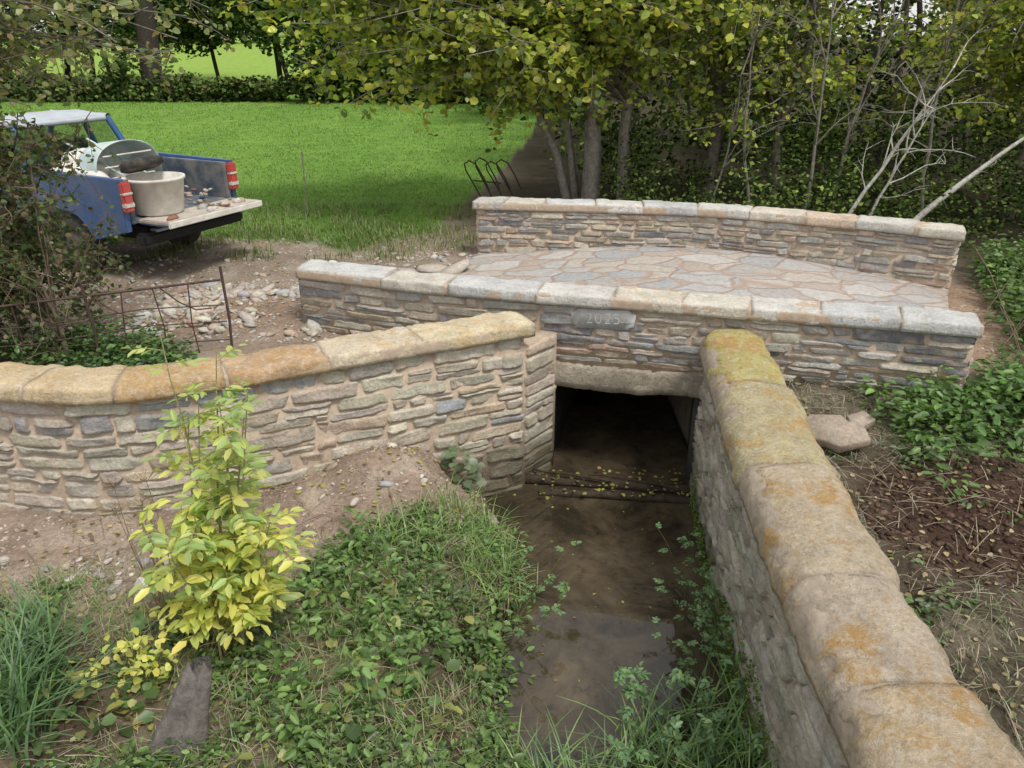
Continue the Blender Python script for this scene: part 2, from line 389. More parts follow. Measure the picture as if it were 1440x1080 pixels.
# ---- bridge
bridge=empty('stone_bridge')
FP=Path([(-2.11,7.25),(-1.0,6.83),(.155,6.49),(1.9,6.06),(3.65,5.62)])
const=lambda z:(lambda s:z+0*np.asarray(s))
CP=FP.off(-.165)
FACE=FP.off(-.035)
zt=const(.545)
sO0=FACE.s_at_x(.37); sO1=FACE.s_at_x(1.62)
palB=[(.33,.33,.335),(.245,.245,.255),(.45,.43,.39),(.49,.42,.33),(.48,.37,.29),(.57,.52,.43)]; pwB=[.16,.09,.23,.21,.10,.21]
rowsB=mkrows(2.0,.05,.11,5)
acc=Acc()
stones(acc,FACE,0,FACE.L,zt,.50,palB,rowsB[:],101,pw=pwB,lmin=.24,lmax=.58,split=.22)
idx=[i for i,r in enumerate(rowsB) if r>.50]; k0=rowsB[idx[0]]
stones(acc,FACE,sO1+.03,FACE.L,zt,1.72,palB,rowsB,103,pw=pwB,d0=k0-.001,lmin=.24,lmax=.55,split=.22)
stones(acc,FACE,0,sO0-.0,zt,1.72,palB,rowsB,104,pw=pwB,d0=k0-.001,lmin=.24,lmax=.55,split=.22)
eA=FACE.pos(0); nA=FACE.nrm(0); eB=FACE.pos(FACE.L); nB=FACE.nrm(FACE.L)
pe=Path([eA-nA*.28,eA],False); stones(acc,pe,0,pe.L,zt,.6,palB,rowsB,105,pw=pwB)
pe=Path([eB,eB-nB*.28],False); stones(acc,pe,0,pe.L,zt,.6,palB,rowsB,106,pw=pwB)
BKS=FACE.off(-.28).rev(); stones(acc,BKS,0,BKS.L,zt,.6,palB,rowsB,107,pw=pwB)
acc.make('near_parapet_stones',M_stone,bridge)
body('near_parapet_core',FACE,0,FACE.L,zt,const(-.02),.28,0,M_mortar,bridge)
body('abutment_core',FACE,0.02,sO0-.01,const(-.024),const(-1.5),.6,0,M_mortar,bridge)
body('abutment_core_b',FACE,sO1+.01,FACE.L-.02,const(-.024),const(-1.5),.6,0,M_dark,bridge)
coping('near_coping',CP,0-.02,CP.L+.02,.36,const(.652),.10,PF,[.95,.62,.78,.66,.62,.56,.55,.6,.56,.6],[(.56,.56,.54),(.62,.58,.50),(.54,.54,.53),(.60,.58,.54),(.63,.57,.46),(.60,.56,.48),(.62,.60,.55),(.56,.56,.55)],21,M_cop,bridge,amp=.010)
FF=Path([(-.46,10.08),(.3,9.98),(1.2,9.86),(2.53,9.6),(3.93,9.0),(4.96,8.42)])
rowsF=mkrows(1.3,.045,.095,9); acc=Acc(); zf=const(.635)
stones(acc,FF,0,FF.L,zf,.75,palB,rowsF,111,pw=[.17,.07,.23,.21,.12,.20],lmin=.2,lmax=.5,split=.2)
e0=FF.pos(0);m0=FF.nrm(0);e1=FF.pos(FF.L);m1=FF.nrm(FF.L)
pe=Path([e0-m0*.28,e0],False); stones(acc,pe,0,pe.L,zf,.7,palB,rowsF,115,pw=pwB)
pe=Path([e1,e1-m1*.28],False); stones(acc,pe,0,pe.L,zf,.7,palB,rowsF,116,pw=pwB)
acc.make('far_parapet_stones',M_stone,bridge)
body('far_parapet_core',FF,0,FF.L,zf,const(-.6),.28,0,M_mortar,bridge)
coping('far_coping',FF.off(-.14),-.03,FF.off(-.14).L+.03,.36,const(.745),.105,PF,[.42,.5,.66,.6,.7,.62,.6,.6,.66,.6],[(.56,.54,.49),(.60,.56,.47),(.54,.54,.54),(.60,.58,.54),(.55,.55,.54),(.58,.57,.53),(.60,.54,.45),(.60,.47,.36)],22,M_cop,bridge,amp=.010)
# deck
nb=46;nw=30
S=np.linspace(0,1,nb); nearp=FACE.off(-.2); farp=FF.off(-.03)
a=nearp.pos(S*nearp.L); b=farp.pos(S*farp.L)
W=np.linspace(0,1,nw)
P=a[:,None,:]*(1-W)[None,:,None]+b[:,None,:]*W[None,:,None]
zz=.04+.20*np.sin(np.pi*np.clip(S*.96+.0,0,1))**1.1
Z=zz[:,None]+0*P[...,0]+(fbm(P[...,0]*3,P[...,1]*3,4)-.47)*.02
V=np.concatenate([P,Z[...,None]],-1).reshape(-1,3); ids=np.arange(nb*nw).reshape(nb,nw)
Fq=np.stack([ids[:-1,:-1],ids[1:,:-1],ids[1:,1:],ids[:-1,1:]],-1).reshape(-1,4).tolist()
nV=len(V); V2=V.copy(); V2[:,2]=-.20
rim=list(ids[:,0])+list(ids[-1,1:])+list(ids[::-1,-1][1:])+list(ids[0,::-1][1:-1])
for i in range(len(rim)):
    p,q=rim[i],rim[(i+1)%len(rim)]; Fq.append([p,p+nV,q+nV,q])
mk('paved_deck',np.concatenate([V,V2]),Fq,M_pave,parent=bridge,smooth=False)
sc=(sO0+sO1)/2; c0=FACE.pos(sc); cn=-FACE.nrm(sc); ct=A([-FACE.nrm(sc)[1],FACE.nrm(sc)[0]])
hw=(sO1-sO0)/2
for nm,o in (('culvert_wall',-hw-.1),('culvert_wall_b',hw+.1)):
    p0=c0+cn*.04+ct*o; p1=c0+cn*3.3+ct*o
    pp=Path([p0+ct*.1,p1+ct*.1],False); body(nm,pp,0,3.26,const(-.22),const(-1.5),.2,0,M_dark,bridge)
def slab(name,pts,z0,z1,mat,parent):
    n=len(pts); V=[(x,y,z0) for x,y in pts]+[(x,y,z1) for x,y in pts]
    F=[list(range(n))[::-1],list(range(n,2*n))]+[[i,(i+1)%n,n+(i+1)%n,n+i] for i in range(n)]
    return mk(name,V,F,mat,parent=parent)
q=lambda f,o:tuple(c0+cn*f+ct*o)
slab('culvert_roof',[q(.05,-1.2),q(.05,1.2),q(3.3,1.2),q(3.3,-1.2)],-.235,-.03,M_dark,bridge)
slab('culvert_light_block',[q(2.6,-1),q(2.6,1),q(3.3,1),q(3.3,-1)],-1.5,-.24,M_dark,bridge)  # added slab, closes the far end so no daylight shows through
acc=Acc(); R=np.random.default_rng(4)
lp=Path([c0-ct*(hw+.04),c0+ct*(hw+.1)],False)
if FACE.nrm(sc)@lp.nrm(.5)<0: lp=lp.rev()
cope_stone(acc,lp.off(-.11),0,lp.L,.30,lambda s:.0+.0*np.asarray(s)-.005-.02*np.sin(s*3),.22,PF,A([.38,.33,.26]),R,amp=.026)
acc.make('lintel',M_stone,bridge,True)
plx=.80; ps=FACE.s_at_x(plx); pp=FACE.pos(ps); pn=FACE.nrm(ps)
tang=A([-pn[1],pn[0]]); 
acc=Acc()
nq=36
V=[];hwq,hhq=.27,.092
for lay,(o,sca) in enumerate(((0,1.0),(.024,1.0),(.032,.975))):
    for i in range(nq):
        an=2*math.pi*i/nq; cx=math.copysign(abs(math.cos(an))**.35,math.cos(an)); cz=math.copysign(abs(math.sin(an))**.35,math.sin(an))
        jj_=1+.04*math.sin(i*2.3)+.05*math.sin(i*1.1+1)
        x=cx*hwq*sca*jj_; z=cz*hhq*sca*jj_+x*.04
        p=pp+tang*x+pn*o; V.append((p[0],p[1],.445+z))
Fp=[]
for l in range(2):
    for i in range(nq): Fp.append([l*nq+i,l*nq+(i+1)%nq,(l+1)*nq+(i+1)%nq,(l+1)*nq+i])
Fp.append([2*nq+i for i in range(nq)])
M_date=simple('date_slate',(.42,.425,.42),.9,.25,14,.1,0,.3,.003,dirt=(.46,.42,.36),dirtamt=.4)
acc.add(V,Fp,A([.30,.305,.31])); acc.make('date_stone',M_date,bridge)
tx=bpy.data.curves.new('date_text','FONT'); tx.body='2025'; tx.size=.14; tx.align_x='CENTER'; tx.align_y='CENTER'; tx.extrude=.001; tx.space_character=1.15; tx.offset=-.004
to=bpy.data.objects.new('date_numerals',tx); link(to,bridge)
pz=pp+pn*.0332; to.location=(pz[0],pz[1],.447); ang=math.atan2(pn[1],pn[0])+math.pi/2; to.rotation_euler=(math.pi/2,-.04,ang)
tx.materials.append(simple('carved_letter',(.64,.63,.59),.9))
# ---- left wing wall
wing=empty('stone_wall')
LW=Path([(-6.8,6.3),(-5.5,5.5),(-4.3,5.03),(-3.55,4.84),(-2.86,4.78),(-2.08,5.01),(-.89,5.57),(-.3,5.83),(.12,6.03)])
LF=LW.off(-.05)
zl=lambda s:np.interp(s,[0,2,4,LF.L],[.33,.37,.385,.40])
palL=[(.57,.52,.43),(.53,.47,.37),(.49,.45,.385),(.62,.57,.47),(.55,.44,.34),(.35,.355,.37)]
def palLf(s,d,R):
    r=R.random()
    if d<.14 and 3.2<s<5.6 and r<.45: return (.38,.385,.40)
    if d>.95: return [(.38,.33,.25),(.35,.31,.25),(.30,.27,.21)][R.integers(3)]
    return palL[R.choice(6,p=[.32,.24,.13,.19,.11,.01])]
rowsL=mkrows(1.6,.08,.15,15); acc=Acc(); a0=2.2
mL=A([.48,.385,.30])
stones(acc,LF,a0,LF.L,zl,1.55,palLf,rowsL,121,lmin=.24,lmax=.56,dep=.024,batter=.03,rough=.015,split=.22,mort=mL,gp=(.005,.012))
bk=LF.off(-.32).rev(); zlb=lambda s:zl(LF.L-np.asarray(s))
stones(acc,bk,0,4.6,zlb,.5,palLf,rowsL,122,lmin=.2,lmax=.5,dep=.03,mort=mL)
acc.make('wall_stones',M_stone,wing)
body('wall_core',LF,0,LF.L,zl,const(-1.4),.32,.03,M_mortar,wing)
LC=LF.off(-.15)
coping('wall_coping',LC,a0,LC.L+.06,.42,lambda s:zl(s)+.112,.118,PFR,[.75,.7,.62,.72,.7,.8,.75,.62,.66],[(.56,.45,.28),(.60,.48,.30),(.56,.44,.28),(.50,.34,.18),(.47,.32,.19),(.57,.49,.36),(.64,.55,.37),(.62,.52,.30)],31,M_cop_o,wing,amp=.015)
RP=Path([(.085,6.05),(.40,6.42)],False); acc=Acc()
rowsP=mkrows(1.6,.09,.17,18); zp=const(.29)
stones(acc,RP,.02,RP.L-.02,zp,1.5,palLf,rowsP,131,lmin=.28,lmax=.5,dep=.03,split=.1,mort=mL)
acc.make('return_stones',M_stone,wing)
body('return_core',RP,0,RP.L,zp,const(-1.4),.25,0,M_mortar,wing)
# ---- right wing wall
rw=empty('stone_wall.001')
RC=Path([(1.86,6.02),(1.80,5.5),(1.72,4.8),(1.62,3.9),(1.555,3.0),(1.51,1.9),(1.48,.6),(1.47,-.6)])
zr=const(.255)
RF=RC.off(.20)
palR=[(.46,.43,.37),(.40,.37,.32),(.52,.48,.40),(.34,.31,.26)]
rowsR=mkrows(1.7,.07,.14,25); acc=Acc()
mR=A([.37,.315,.245])
stones(acc,RF,0,RF.L,zr,1.6,palR,rowsR,141,lmin=.2,lmax=.5,dep=.036,rough=.018,split=.25,mort=mR)
rb=RC.off(-.20).rev()
stones(acc,rb,0,rb.L,zr,.9,palR,rowsR,142,lmin=.2,lmax=.5,dep=.04,rough=.02,mort=mR)
acc.make('wall_stones',M_stone_old,rw)
body('wall_core',RF,0,RF.L,zr,const(-1.5),.40,0,M_mortar_old,rw)
coping('wall_coping',RC,-.03,RC.L,lambda s:np.interp(s,[0,2,6],[.52,.56,.54]),lambda s:.462+0*np.asarray(s),.215,PR,[1.0,1.15,.95,.62,.85,.8,.9],[(.48,.43,.16),(.50,.43,.25),(.57,.47,.33),(.55,.46,.35),(.52,.42,.29),(.57,.47,.34)],41,M_cop_r,rw,amp=.022,mort=M_mortar_old)

# ------------------------------------------------ vegetation helpers
def nrmz(v): return v/np.maximum(np.linalg.norm(v,axis=-1,keepdims=True),1e-9)
def leaves(P,L,Dr,Nm,C,wid=.7,fold=.12):
    n=len(P); a=nrmz(Dr); b=nrmz(np.cross(Nm,a)); c=np.cross(a,b); L=np.broadcast_to(L,(n,))[:,None]
    sh=[(0,0,0),(.3,.5*wid,fold),(.75,.38*wid,fold*.7),(1,0,-.05),(.75,-.38*wid,fold*.7),(.3,-.5*wid,fold)]
    V=np.stack([P+L*(x*a+y*b+z*c) for x,y,z in sh],1).reshape(-1,3)
    i=np.arange(n)[:,None]*6
    F=np.concatenate([i+A([0,1,2,3]),i+A([0,3,4,5])],0)
    return V,F,np.repeat(C,6,axis=0)
def dleaves(P,L,Dr,Nm,C,wid=.8):
    n=len(P); a=nrmz(Dr); b=nrmz(np.cross(Nm,a)); L=np.broadcast_to(L,(n,))[:,None]
    V=np.stack([P+L*(x*a+y*b) for x,y in ((0,0),(.45,.5*wid),(1,0),(.45,-.5*wid))],1).reshape(-1,3)
    return V,np.arange(n*4).reshape(n,4),np.repeat(C,4,axis=0)
class LA:
    def __init__(s): s.V=[];s.F=[];s.C=[];s.n=0
    def add(s,t): V,F,C=t; s.V.append(V);s.F.append(F+s.n);s.C.append(C);s.n+=len(V)
    def make(s,name,mat,parent=None): 
        if s.V: return mk(name,np.concatenate(s.V),np.concatenate(s.F),mat,np.concatenate(s.C),parent)
def rleaves(P,size,C,up=.6,wid=.7,svar=.35,droop=0.,fn=leaves):
    n=len(P); d=rng.normal(size=(n,3)); d[:,2]=d[:,2]*.5-droop
    nm=rng.normal(size=(n,3))*.8+A([0,0,up*1.5])
    return fn(P,size*rng.uniform(1-svar,1+svar,n),d,nm,C,wid)
def blades(P,h,lean,width,C,nseg=2,curve=1.):
    n=len(P); an=rng.uniform(0,2*math.pi,n); d=np.stack([np.cos(an),np.sin(an),0*an],1); s=np.stack([-np.sin(an),np.cos(an),0*an],1)
    h=np.broadcast_to(h,(n,))[:,None]; ln=np.broadcast_to(lean,(n,))[:,None]; w=np.broadcast_to(width,(n,))[:,None]
    V=[]
    for kk in range(nseg+1):
        t=kk/nseg; z=h*(t-curve*.45*t*t*ln); o=ln*h*(t**1.8)
        q=P+d*o+A([0,0,1])*z; ww=w*(1-t)**.7*.5+.0004
        V+= [q-s*ww,q+s*ww]
    V=np.stack(V,1).reshape(-1,3); m=2*(nseg+1); i=np.arange(n)[:,None]*m
    F=np.concatenate([i+A([2*kk,2*kk+1,2*kk+3,2*kk+2]) for kk in range(nseg)],0)
    return V,F,np.repeat(C,m,axis=0)
def cols(n,pal,var=.15,p=None):
    c=A(pal)[rng.choice(len(pal),n,p=p)]
    return c*(1+rng.uniform(-var,var,(n,1)))*(1+rng.uniform(-.06,.06,(n,3)))
def tubes(name,L,mat,col,parent=None,sides=6):
    Vs=[];Fs=[];Cs=[];n=0
    for it in L:
        pts,rad=it[0],it[1]; c=it[2] if len(it)>2 else col
        pts=A(pts,float); k_=len(pts); rad=np.broadcast_to(rad,(k_,))
        t=np.gradient(pts,axis=0); t=nrmz(t); ref=A([.3,.2,.93]) if abs(t[0][2])<.8 else A([1,.1,.05])
        u=nrmz(np.cross(t,ref)); w=np.cross(t,u)
        an=np.arange(sides)*2*math.pi/sides
        ring=pts[:,None,:]+rad[:,None,None]*(np.cos(an)[None,:,None]*u[:,None,:]+np.sin(an)[None,:,None]*w[:,None,:])
        Vs.append(ring.reshape(-1,3)); i=np.arange(k_-1)[:,None]*sides; j=np.arange(sides)[None,:]; jn=(j+1)%sides
        f=np.stack([i+j,i+jn,i+sides+jn,i+sides+j],-1).reshape(-1,4)+n; Fs.append(f); Cs.append(np.tile(A(c,float),(k_*sides,1))); n+=k_*sides
    return mk(name,np.concatenate(Vs),np.concatenate(Fs),mat,np.concatenate(Cs),parent,True)
def limb(p0,p1,n=7,bow=.2,jit=.06):
    p0=A(p0,float);p1=A(p1,float); t=np.linspace(0,1,n)[:,None]; L=np.linalg.norm(p1-p0)
    m=(p0+p1)/2+A([0,0,1])*bow*L+rng.normal(size=3)*jit*L
    p=(1-t)**2*p0+2*t*(1-t)*m+t*t*p1
    p[1:-1]+=rng.normal(size=(n-2,3))*jit*.25*L/n*2
    return p
def tree(name,trunks,ends,pal,leaf,ntw=7,nlf=12,twl=.5,barkc=(.16,.14,.12),rlimb=.03,p=None,droop=.3,wid=.8,tr0=.35,toneamp=.35,up=.6):
    T=empty(name); tb=[]; la=LA()
    for pts,r0,r1 in trunks:
        pts=A(pts,float); tb.append((pts,np.linspace(r0,r1,len(pts))))
    for e in ends:
        pts,r0,r1=trunks[rng.integers(len(trunks))]; pts=A(pts,float)
        f=rng.uniform(tr0,1)*(len(pts)-1); i=min(int(f),len(pts)-2); s=pts[i]+(pts[i+1]-pts[i])*(f-i)
        l=limb(s,e,8,.1,.1); tb.append((l,np.linspace(rlimb,.005,8)))
        tone=rng.uniform(1-toneamp,1+toneamp); 
        for q in range(ntw):
            k_=rng.uniform(.35,1)*7; i=min(int(k_),6); a_=l[i]+(l[i+1]-l[i])*(k_-i)
            d=rng.normal(size=3); d[2]=d[2]*.6-droop*.5; d=d/np.linalg.norm(d); Lt=twl*rng.uniform(.5,1.3)
            t=np.linspace(0,1,4)[:,None]; tw=a_+d*Lt*t+A([0,0,-1])*droop*Lt*t*t*.8
            tb.append((tw,np.linspace(.005,.0015,4)))
            tt=rng.uniform(.05,1.05,nlf)[:,None]; P=a_+d*Lt*tt+A([0,0,-1])*droop*Lt*tt*tt*.8+rng.normal(size=(nlf,3))*.05*leaf/.1
            la.add(rleaves(P,leaf,cols(nlf,pal,.2,p)*tone,up,wid,droop=.25))
    tubes('branches',tb,M_bark,barkc,T,4); la.make('foliage',M_leaf,T); return T
YG=[(.42,.48,.08),(.28,.37,.06),(.56,.55,.09),(.13,.20,.04),(.46,.52,.10)]
DG=[(.05,.09,.025),(.09,.14,.034),(.03,.055,.017),(.14,.19,.05)]
# central tree
ends=[]
while len(ends)<380:
    q_=rng.uniform(-1,1,3); r_=np.linalg.norm(q_)
    if r_>1 or r_<.4: continue
    e_=A([-.1,12.7,3.7])+q_*A([4.3,2.3,2.6])
    if e_[2]<1.45+.16*max(-e_[0]-.5,0): continue
    if abs(e_[0]-1.4)<.5 and e_[1]<13.3 and e_[2]<2.1: continue
    ends.append(e_)
tree('deciduous_tree',[([(1.35,13.4,-.1),(1.36,13.4,.9),(1.33,13.38,1.9),(1.3,13.3,3.2),(1.1,13.2,5)],.17,.08),
     ([(1.95,13.6,-.1),(1.9,13.6,1.2),(2.0,13.6,2.4),(2.3,13.5,4.5)],.12,.05),
     ([(1.0,13.5,-.1),(.75,13.5,.9),(.35,13.4,1.7),(-.2,13.2,2.5),(-1.2,13,3.8)],.08,.03),
     ([(1.15,13.7,-.1),(.95,13.7,1.3),(.6,13.6,2.3),(.1,13.5,4.2)],.07,.03)],ends,YG,.112,8,12,.55,(.32,.29,.25),.024,tr0=.45)
def ends_box(n,lo,hi): return [rng.uniform(lo,hi) for _ in range(n)]
tree('deciduous_tree',[([(3.5,14,-.1),(3.6,14,1.5),(3.3,14,3),(3.4,13.8,5)],.12,.05),([(4.6,13.6,-.1),(4.5,13.6,1.2),(4.8,13.5,2.6),(4.6,13.4,4.6)],.09,.04)],
     ends_box(130,(2.2,12,1.3),(6,15.5,5.0)),YG+DG[1:2]+DG[3:],.09,7,11,.5,(.20,.175,.145),.018)
tree('deciduous_tree',[([(8.0,12.4,-.1),(8.0,12.4,1.5),(7.8,12.4,3),(7.6,12.3,4.6)],.12,.04),([(9.6,13,-.1),(9.4,13,2),(9.2,13,4)],.1,.04)],
     ends_box(180,(5.4,10.4,1.3),(10.2,14.5,4.8)),YG,.08,7,12,.5,(.20,.175,.145),.016)
# woodland mass behind
W_=empty('woodland'); la=LA(); tb=[]
for i in range(22):
    x=rng.uniform(1.5,17); y=rng.uniform(16,22); tb.append((limb((x,y,-.1),(x+rng.normal()*1.3,y,6),7,.0,.12),np.linspace(rng.uniform(.05,.14),.03,7)))
for i in range(540):
    c_=A([rng.uniform(1.2,19),rng.uniform(15.5,24),rng.uniform(.1,8.5)]); n=95
    q_=nrmz(rng.normal(size=(n,3)))*rng.uniform(.3,1,(n,1))*A([.9,.7,.6])
    tone=rng.uniform(.4,1.3)
    la.add(rleaves(c_+q_,.15,cols(n,DG+[(.20,.26,.06)],.25)*tone,.6,.8,fn=dleaves))
for i in range(230):
    x=rng.uniform(1.6,9.5); y=rng.uniform(10.6+.0*x,15); z=rng.uniform(.0,.9)*(1 if y<12 else 1.6)
    if x<3.3 and y<12.6: z*=.45
    n=90; q_=nrmz(rng.normal(size=(n,3)))*rng.uniform(.2,1,(n,1))*A([.5,.45,.38])
    la.add(rleaves(A([x,y,z])+q_,.07,cols(n,DG+[(.18,.24,.06)],.25)*rng.uniform(.5,1.25),.6,.7,fn=dleaves))
tubes('trunks',tb,M_bark,(.09,.08,.065),W_,5); la.make('foliage',M_far,W_)
def bare(name,stems,col,nbr=9):
    tb=[]
    for p0,p1,r in stems:
        l=limb(p0,p1,10,.05,.06); tb.append((l,np.linspace(r,.008,10)))
        for i in range(nbr):
            k_=rng.integers(3,10); d=nrmz(A(p1)-A(p0)); d=d+rng.normal(size=3)*.55; d[2]=abs(d[2])*.9; L=rng.uniform(.4,1.2)
            b_=limb(l[k_],l[k_]+nrmz(d)*L,7,.06,.12); tb.append((b_,np.linspace(.012,.003,7)))
            for j in range(4):
                k2=rng.integers(2,7); d2=nrmz(d+rng.normal(size=3)*.8); b2=limb(b_[k2],b_[k2]+d2*L*rng.uniform(.2,.5),5,.05,.1); tb.append((b2,np.linspace(.005,.0015,5)))
    tubes(name,tb,M_bark,col,None,6)
bare('bare_tree',[((4.55,10.9,-.05),(5.9,11.1,2.3),.035),((5.35,10.8,-.0),(8.0,11.0,2.1),.055),((5.0,11.0,0),(5.7,11,1.8),.025)],(.50,.48,.43),8)
bare('bare_tree',[((4.4,11.6,0),(4.3,11.5,3.2),.03),((3.7,11.8,0),(3.4,11.7,3.0),.028),((6.2,11.6,0),(6.0,11.5,3.4),.03),((3.0,12,0),(3.3,11.9,2.2),.02),((5.0,12,0),(5.5,12,3.2),.03)],(.24,.22,.185),8)
# distant trees and hedge
D_=empty('distant_trees'); la=LA(); tb=[]
for i in range(28):
    x=-46+i*2.15+rng.uniform(-.8,.8); y=rng.uniform(40,56); tb.append((limb((x,y,-.2),(x+rng.normal(),y,7),6,0,.04),np.linspace(rng.uniform(.10,.22),.1,6)))
    for j in range(28):
        c_=A([x+rng.normal()*3,y+rng.normal()*2,rng.uniform(2.1,9)]); n=100; q_=nrmz(rng.normal(size=(n,3)))*rng.uniform(.4,1,(n,1))*A([1.7,1.3,1.0])
        la.add(rleaves(c_+q_,.30,cols(n,DG+[(.09,.15,.04)],.25)*rng.uniform(.5,1.5),.6,.9,fn=dleaves))
x0=-16.6; tb.append((limb((x0,38,-.2),(x0+.3,38,7),6,0,.02),np.linspace(.5,.4,6)))
for i in range(260):
    x=rng.uniform(-60,30); y=rng.uniform(118,135); c_=A([x,y,rng.uniform(1,12)]); n=50; q_=nrmz(rng.normal(size=(n,3)))*A([4,2,2.5])
    la.add(rleaves(c_+q_,1.0,cols(n,DG,.25)*rng.uniform(.7,1.6),.6,.9,fn=dleaves))
tubes('trunks',tb,M_bark,(.06,.05,.042),D_,7); la.make('foliage',M_far,D_)
la=LA()
for i in range(460):
    x=rng.uniform(-36,3); g_=fbm(x*.25,1,7)>.47; c_=A([x,37+rng.normal()*.4,rng.uniform(0,.6)+ (1.6*rng.random() if (x>-9 or g_) else .3*rng.random())]); n=80
    q_=nrmz(rng.normal(size=(n,3)))*rng.uniform(.3,1,(n,1))*A([.9,.6,.42]); la.add(rleaves(c_+q_,.2,cols(n,DG+[(.14,.13,.06)],.25)*rng.uniform(.5,1.4),.6,.8,fn=dleaves))
for i in range(240):
    x=rng.uniform(-9,3); c_=A([x,rng.uniform(26,38) if x>-1 else rng.uniform(35,38),rng.uniform(0,4.5)]); n=90
    q_=nrmz(rng.normal(size=(n,3)))*rng.uniform(.3,1,(n,1))*A([1,.8,.7]); la.add(rleaves(c_+q_,.22,cols(n,DG,.25)*rng.uniform(.5,1.2),.6,.8,fn=dleaves))
la.make('hedgerow',M_far)
# field grass
n=150000; Y=10.2+27*rng.random(n)**1.7; X=rng.uniform(-.78,.12,n)*Y; keep=field_mask(X,Y)>rng.random(n)*.8+.1; X=X[keep];Y=Y[keep]; n=len(X)
P=np.stack([X,Y,Hh(X,Y)-.005],1); tn=fbm(X*.7,Y*.35,44)*.6+fbm(X*3,Y*3,45)*.4; cc=cols(n,[(.16,.29,.05),(.19,.335,.06),(.13,.25,.045),(.24,.34,.08)],.12)*(.6+.85*tn)[:,None]
tr=sst(13,10.3,Y); cc=cc*(1-.25*tr)[:,None]  # nearest blades darkened: shade under the tree painted into their colour
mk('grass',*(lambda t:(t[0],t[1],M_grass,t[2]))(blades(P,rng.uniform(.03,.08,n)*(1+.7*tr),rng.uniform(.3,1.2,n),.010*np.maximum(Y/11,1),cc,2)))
la=LA()
n=9000; X=rng.uniform(-5,1.4,n); Y=rng.uniform(9.8,13.5,n); keep=(fbm(X*2,Y*2,50)>.44)&((Y>10.4)|(X<-1))&((X<-.6)|(Y>10.6)); X=X[keep];Y=Y[keep];n=len(X)
P=np.stack([X,Y,Hh(X,Y)],1); la.add(blades(P,rng.uniform(.05,.20,n),rng.uniform(.2,1,n),.012,cols(n,[(.15,.23,.06),(.12,.18,.05),(.29,.27,.13)],.2),2)); la.make('verge_grass',M_grass)
# ------------------------------------------------ bank plants
def sprouts(la,X,Y,zoff,hh,size,pal,nl=8,wid=.6,spread=.07,p=None):
    n=len(X); base=np.stack([X,Y,Hh(X,Y)+zoff],1)
    P=np.repeat(base,nl,0); m=len(P); h=np.repeat(rng.uniform(.25,1,n)*hh,nl)*rng.uniform(.1,1,m)
    an=rng.uniform(0,6.28,m); r=rng.uniform(.1,1,m)*spread
    P=P+np.stack([np.cos(an)*r,np.sin(an)*r,h],1)
    d=np.stack([np.cos(an),np.sin(an),rng.uniform(-.5,.35,m)],1); nm=np.stack([rng.normal(size=m)*.45,rng.normal(size=m)*.45,np.ones(m)],1)
    tone=np.repeat(rng.uniform(.55,1.35,n),nl)[:,None]
    la.add(leaves(P,size*rng.uniform(.55,1.35,m),d,nm,cols(m,pal,.2,p)*tone,wid))
GC=[(.11,.20,.055),(.15,.26,.065),(.08,.14,.042),(.21,.32,.09),(.16,.235,.11)]
la=LA()
n=11500; X=rng.uniform(-3.6,1.3,n); Y=rng.uniform(2.1,5.7,n)
xs=np.interp(Y,XSY,XSX)
dn=fbm(X*2.4,Y*2.4,60)
ok=(Y<ye_edge(X)-.15+(dn-.47)*1.6)&(X<xs+.03)&(dn>.45+.05*(Y>4.2)+.05*(X<-1.6)-.04*(X>-.8)); ok|=(X>xs)&(Y<3.4+(X-.6)*.5)&(dn>.44)
X=X[ok];Y=Y[ok]
s1=fbm(X*3.1,Y*3.1,71)+rng.uniform(-.08,.08,len(X))
q1=s1<.46; q2=s1>=.46
sprouts(la,X[q1],Y[q1],0,.08,.024,GC,10,.8,.08)
sprouts(la,X[q2][::2],Y[q2][::2],0,.15,.045,GC[:4],8,.55,.09)
n=110; cx_=rng.uniform(-1.3,.1,n); cy_=rng.uniform(2.6,4.6,n); sprouts(la,cx_,cy_,0,.28,.06,[(.16,.28,.07),(.12,.21,.06),(.22,.35,.10)],12,.5,.09)
n=90; cx_=rng.uniform(-3.2,.1,n); cy_=rng.uniform(2.6,4.1,n); sprouts(la,cx_,cy_,0,.12,.08,[(.14,.24,.08),(.11,.19,.06),(.36,.37,.12)],5,.85,.09)
la.make('ground_cover_plants',M_leaf)
la=LA()
n=19000; X=rng.uniform(-3.6,1.3,n); Y=rng.uniform(2.1,5.5,n); dn=fbm(X*2,Y*2,81); xs=np.interp(Y,XSY,XSX)
ok=(Y<ye_edge(X)+(dn-.47)*1.4+.1)&(X<xs)&(dn>.38)|((X>xs)&(Y<3.4+(X-.6)*.5)&(dn>.42)); X=X[ok];Y=Y[ok];n=len(X)
P=np.stack([X,Y,Hh(X,Y)],1); la.add(blades(P,rng.uniform(.04,.19,n),rng.uniform(.3,1.4,n),rng.uniform(.003,.007,n),cols(n,[(.18,.30,.08),(.14,.23,.07),(.44,.38,.25),(.27,.36,.12)],.2,[.34,.22,.29,.15]),3)); la.make('bank_grass',M_grass)
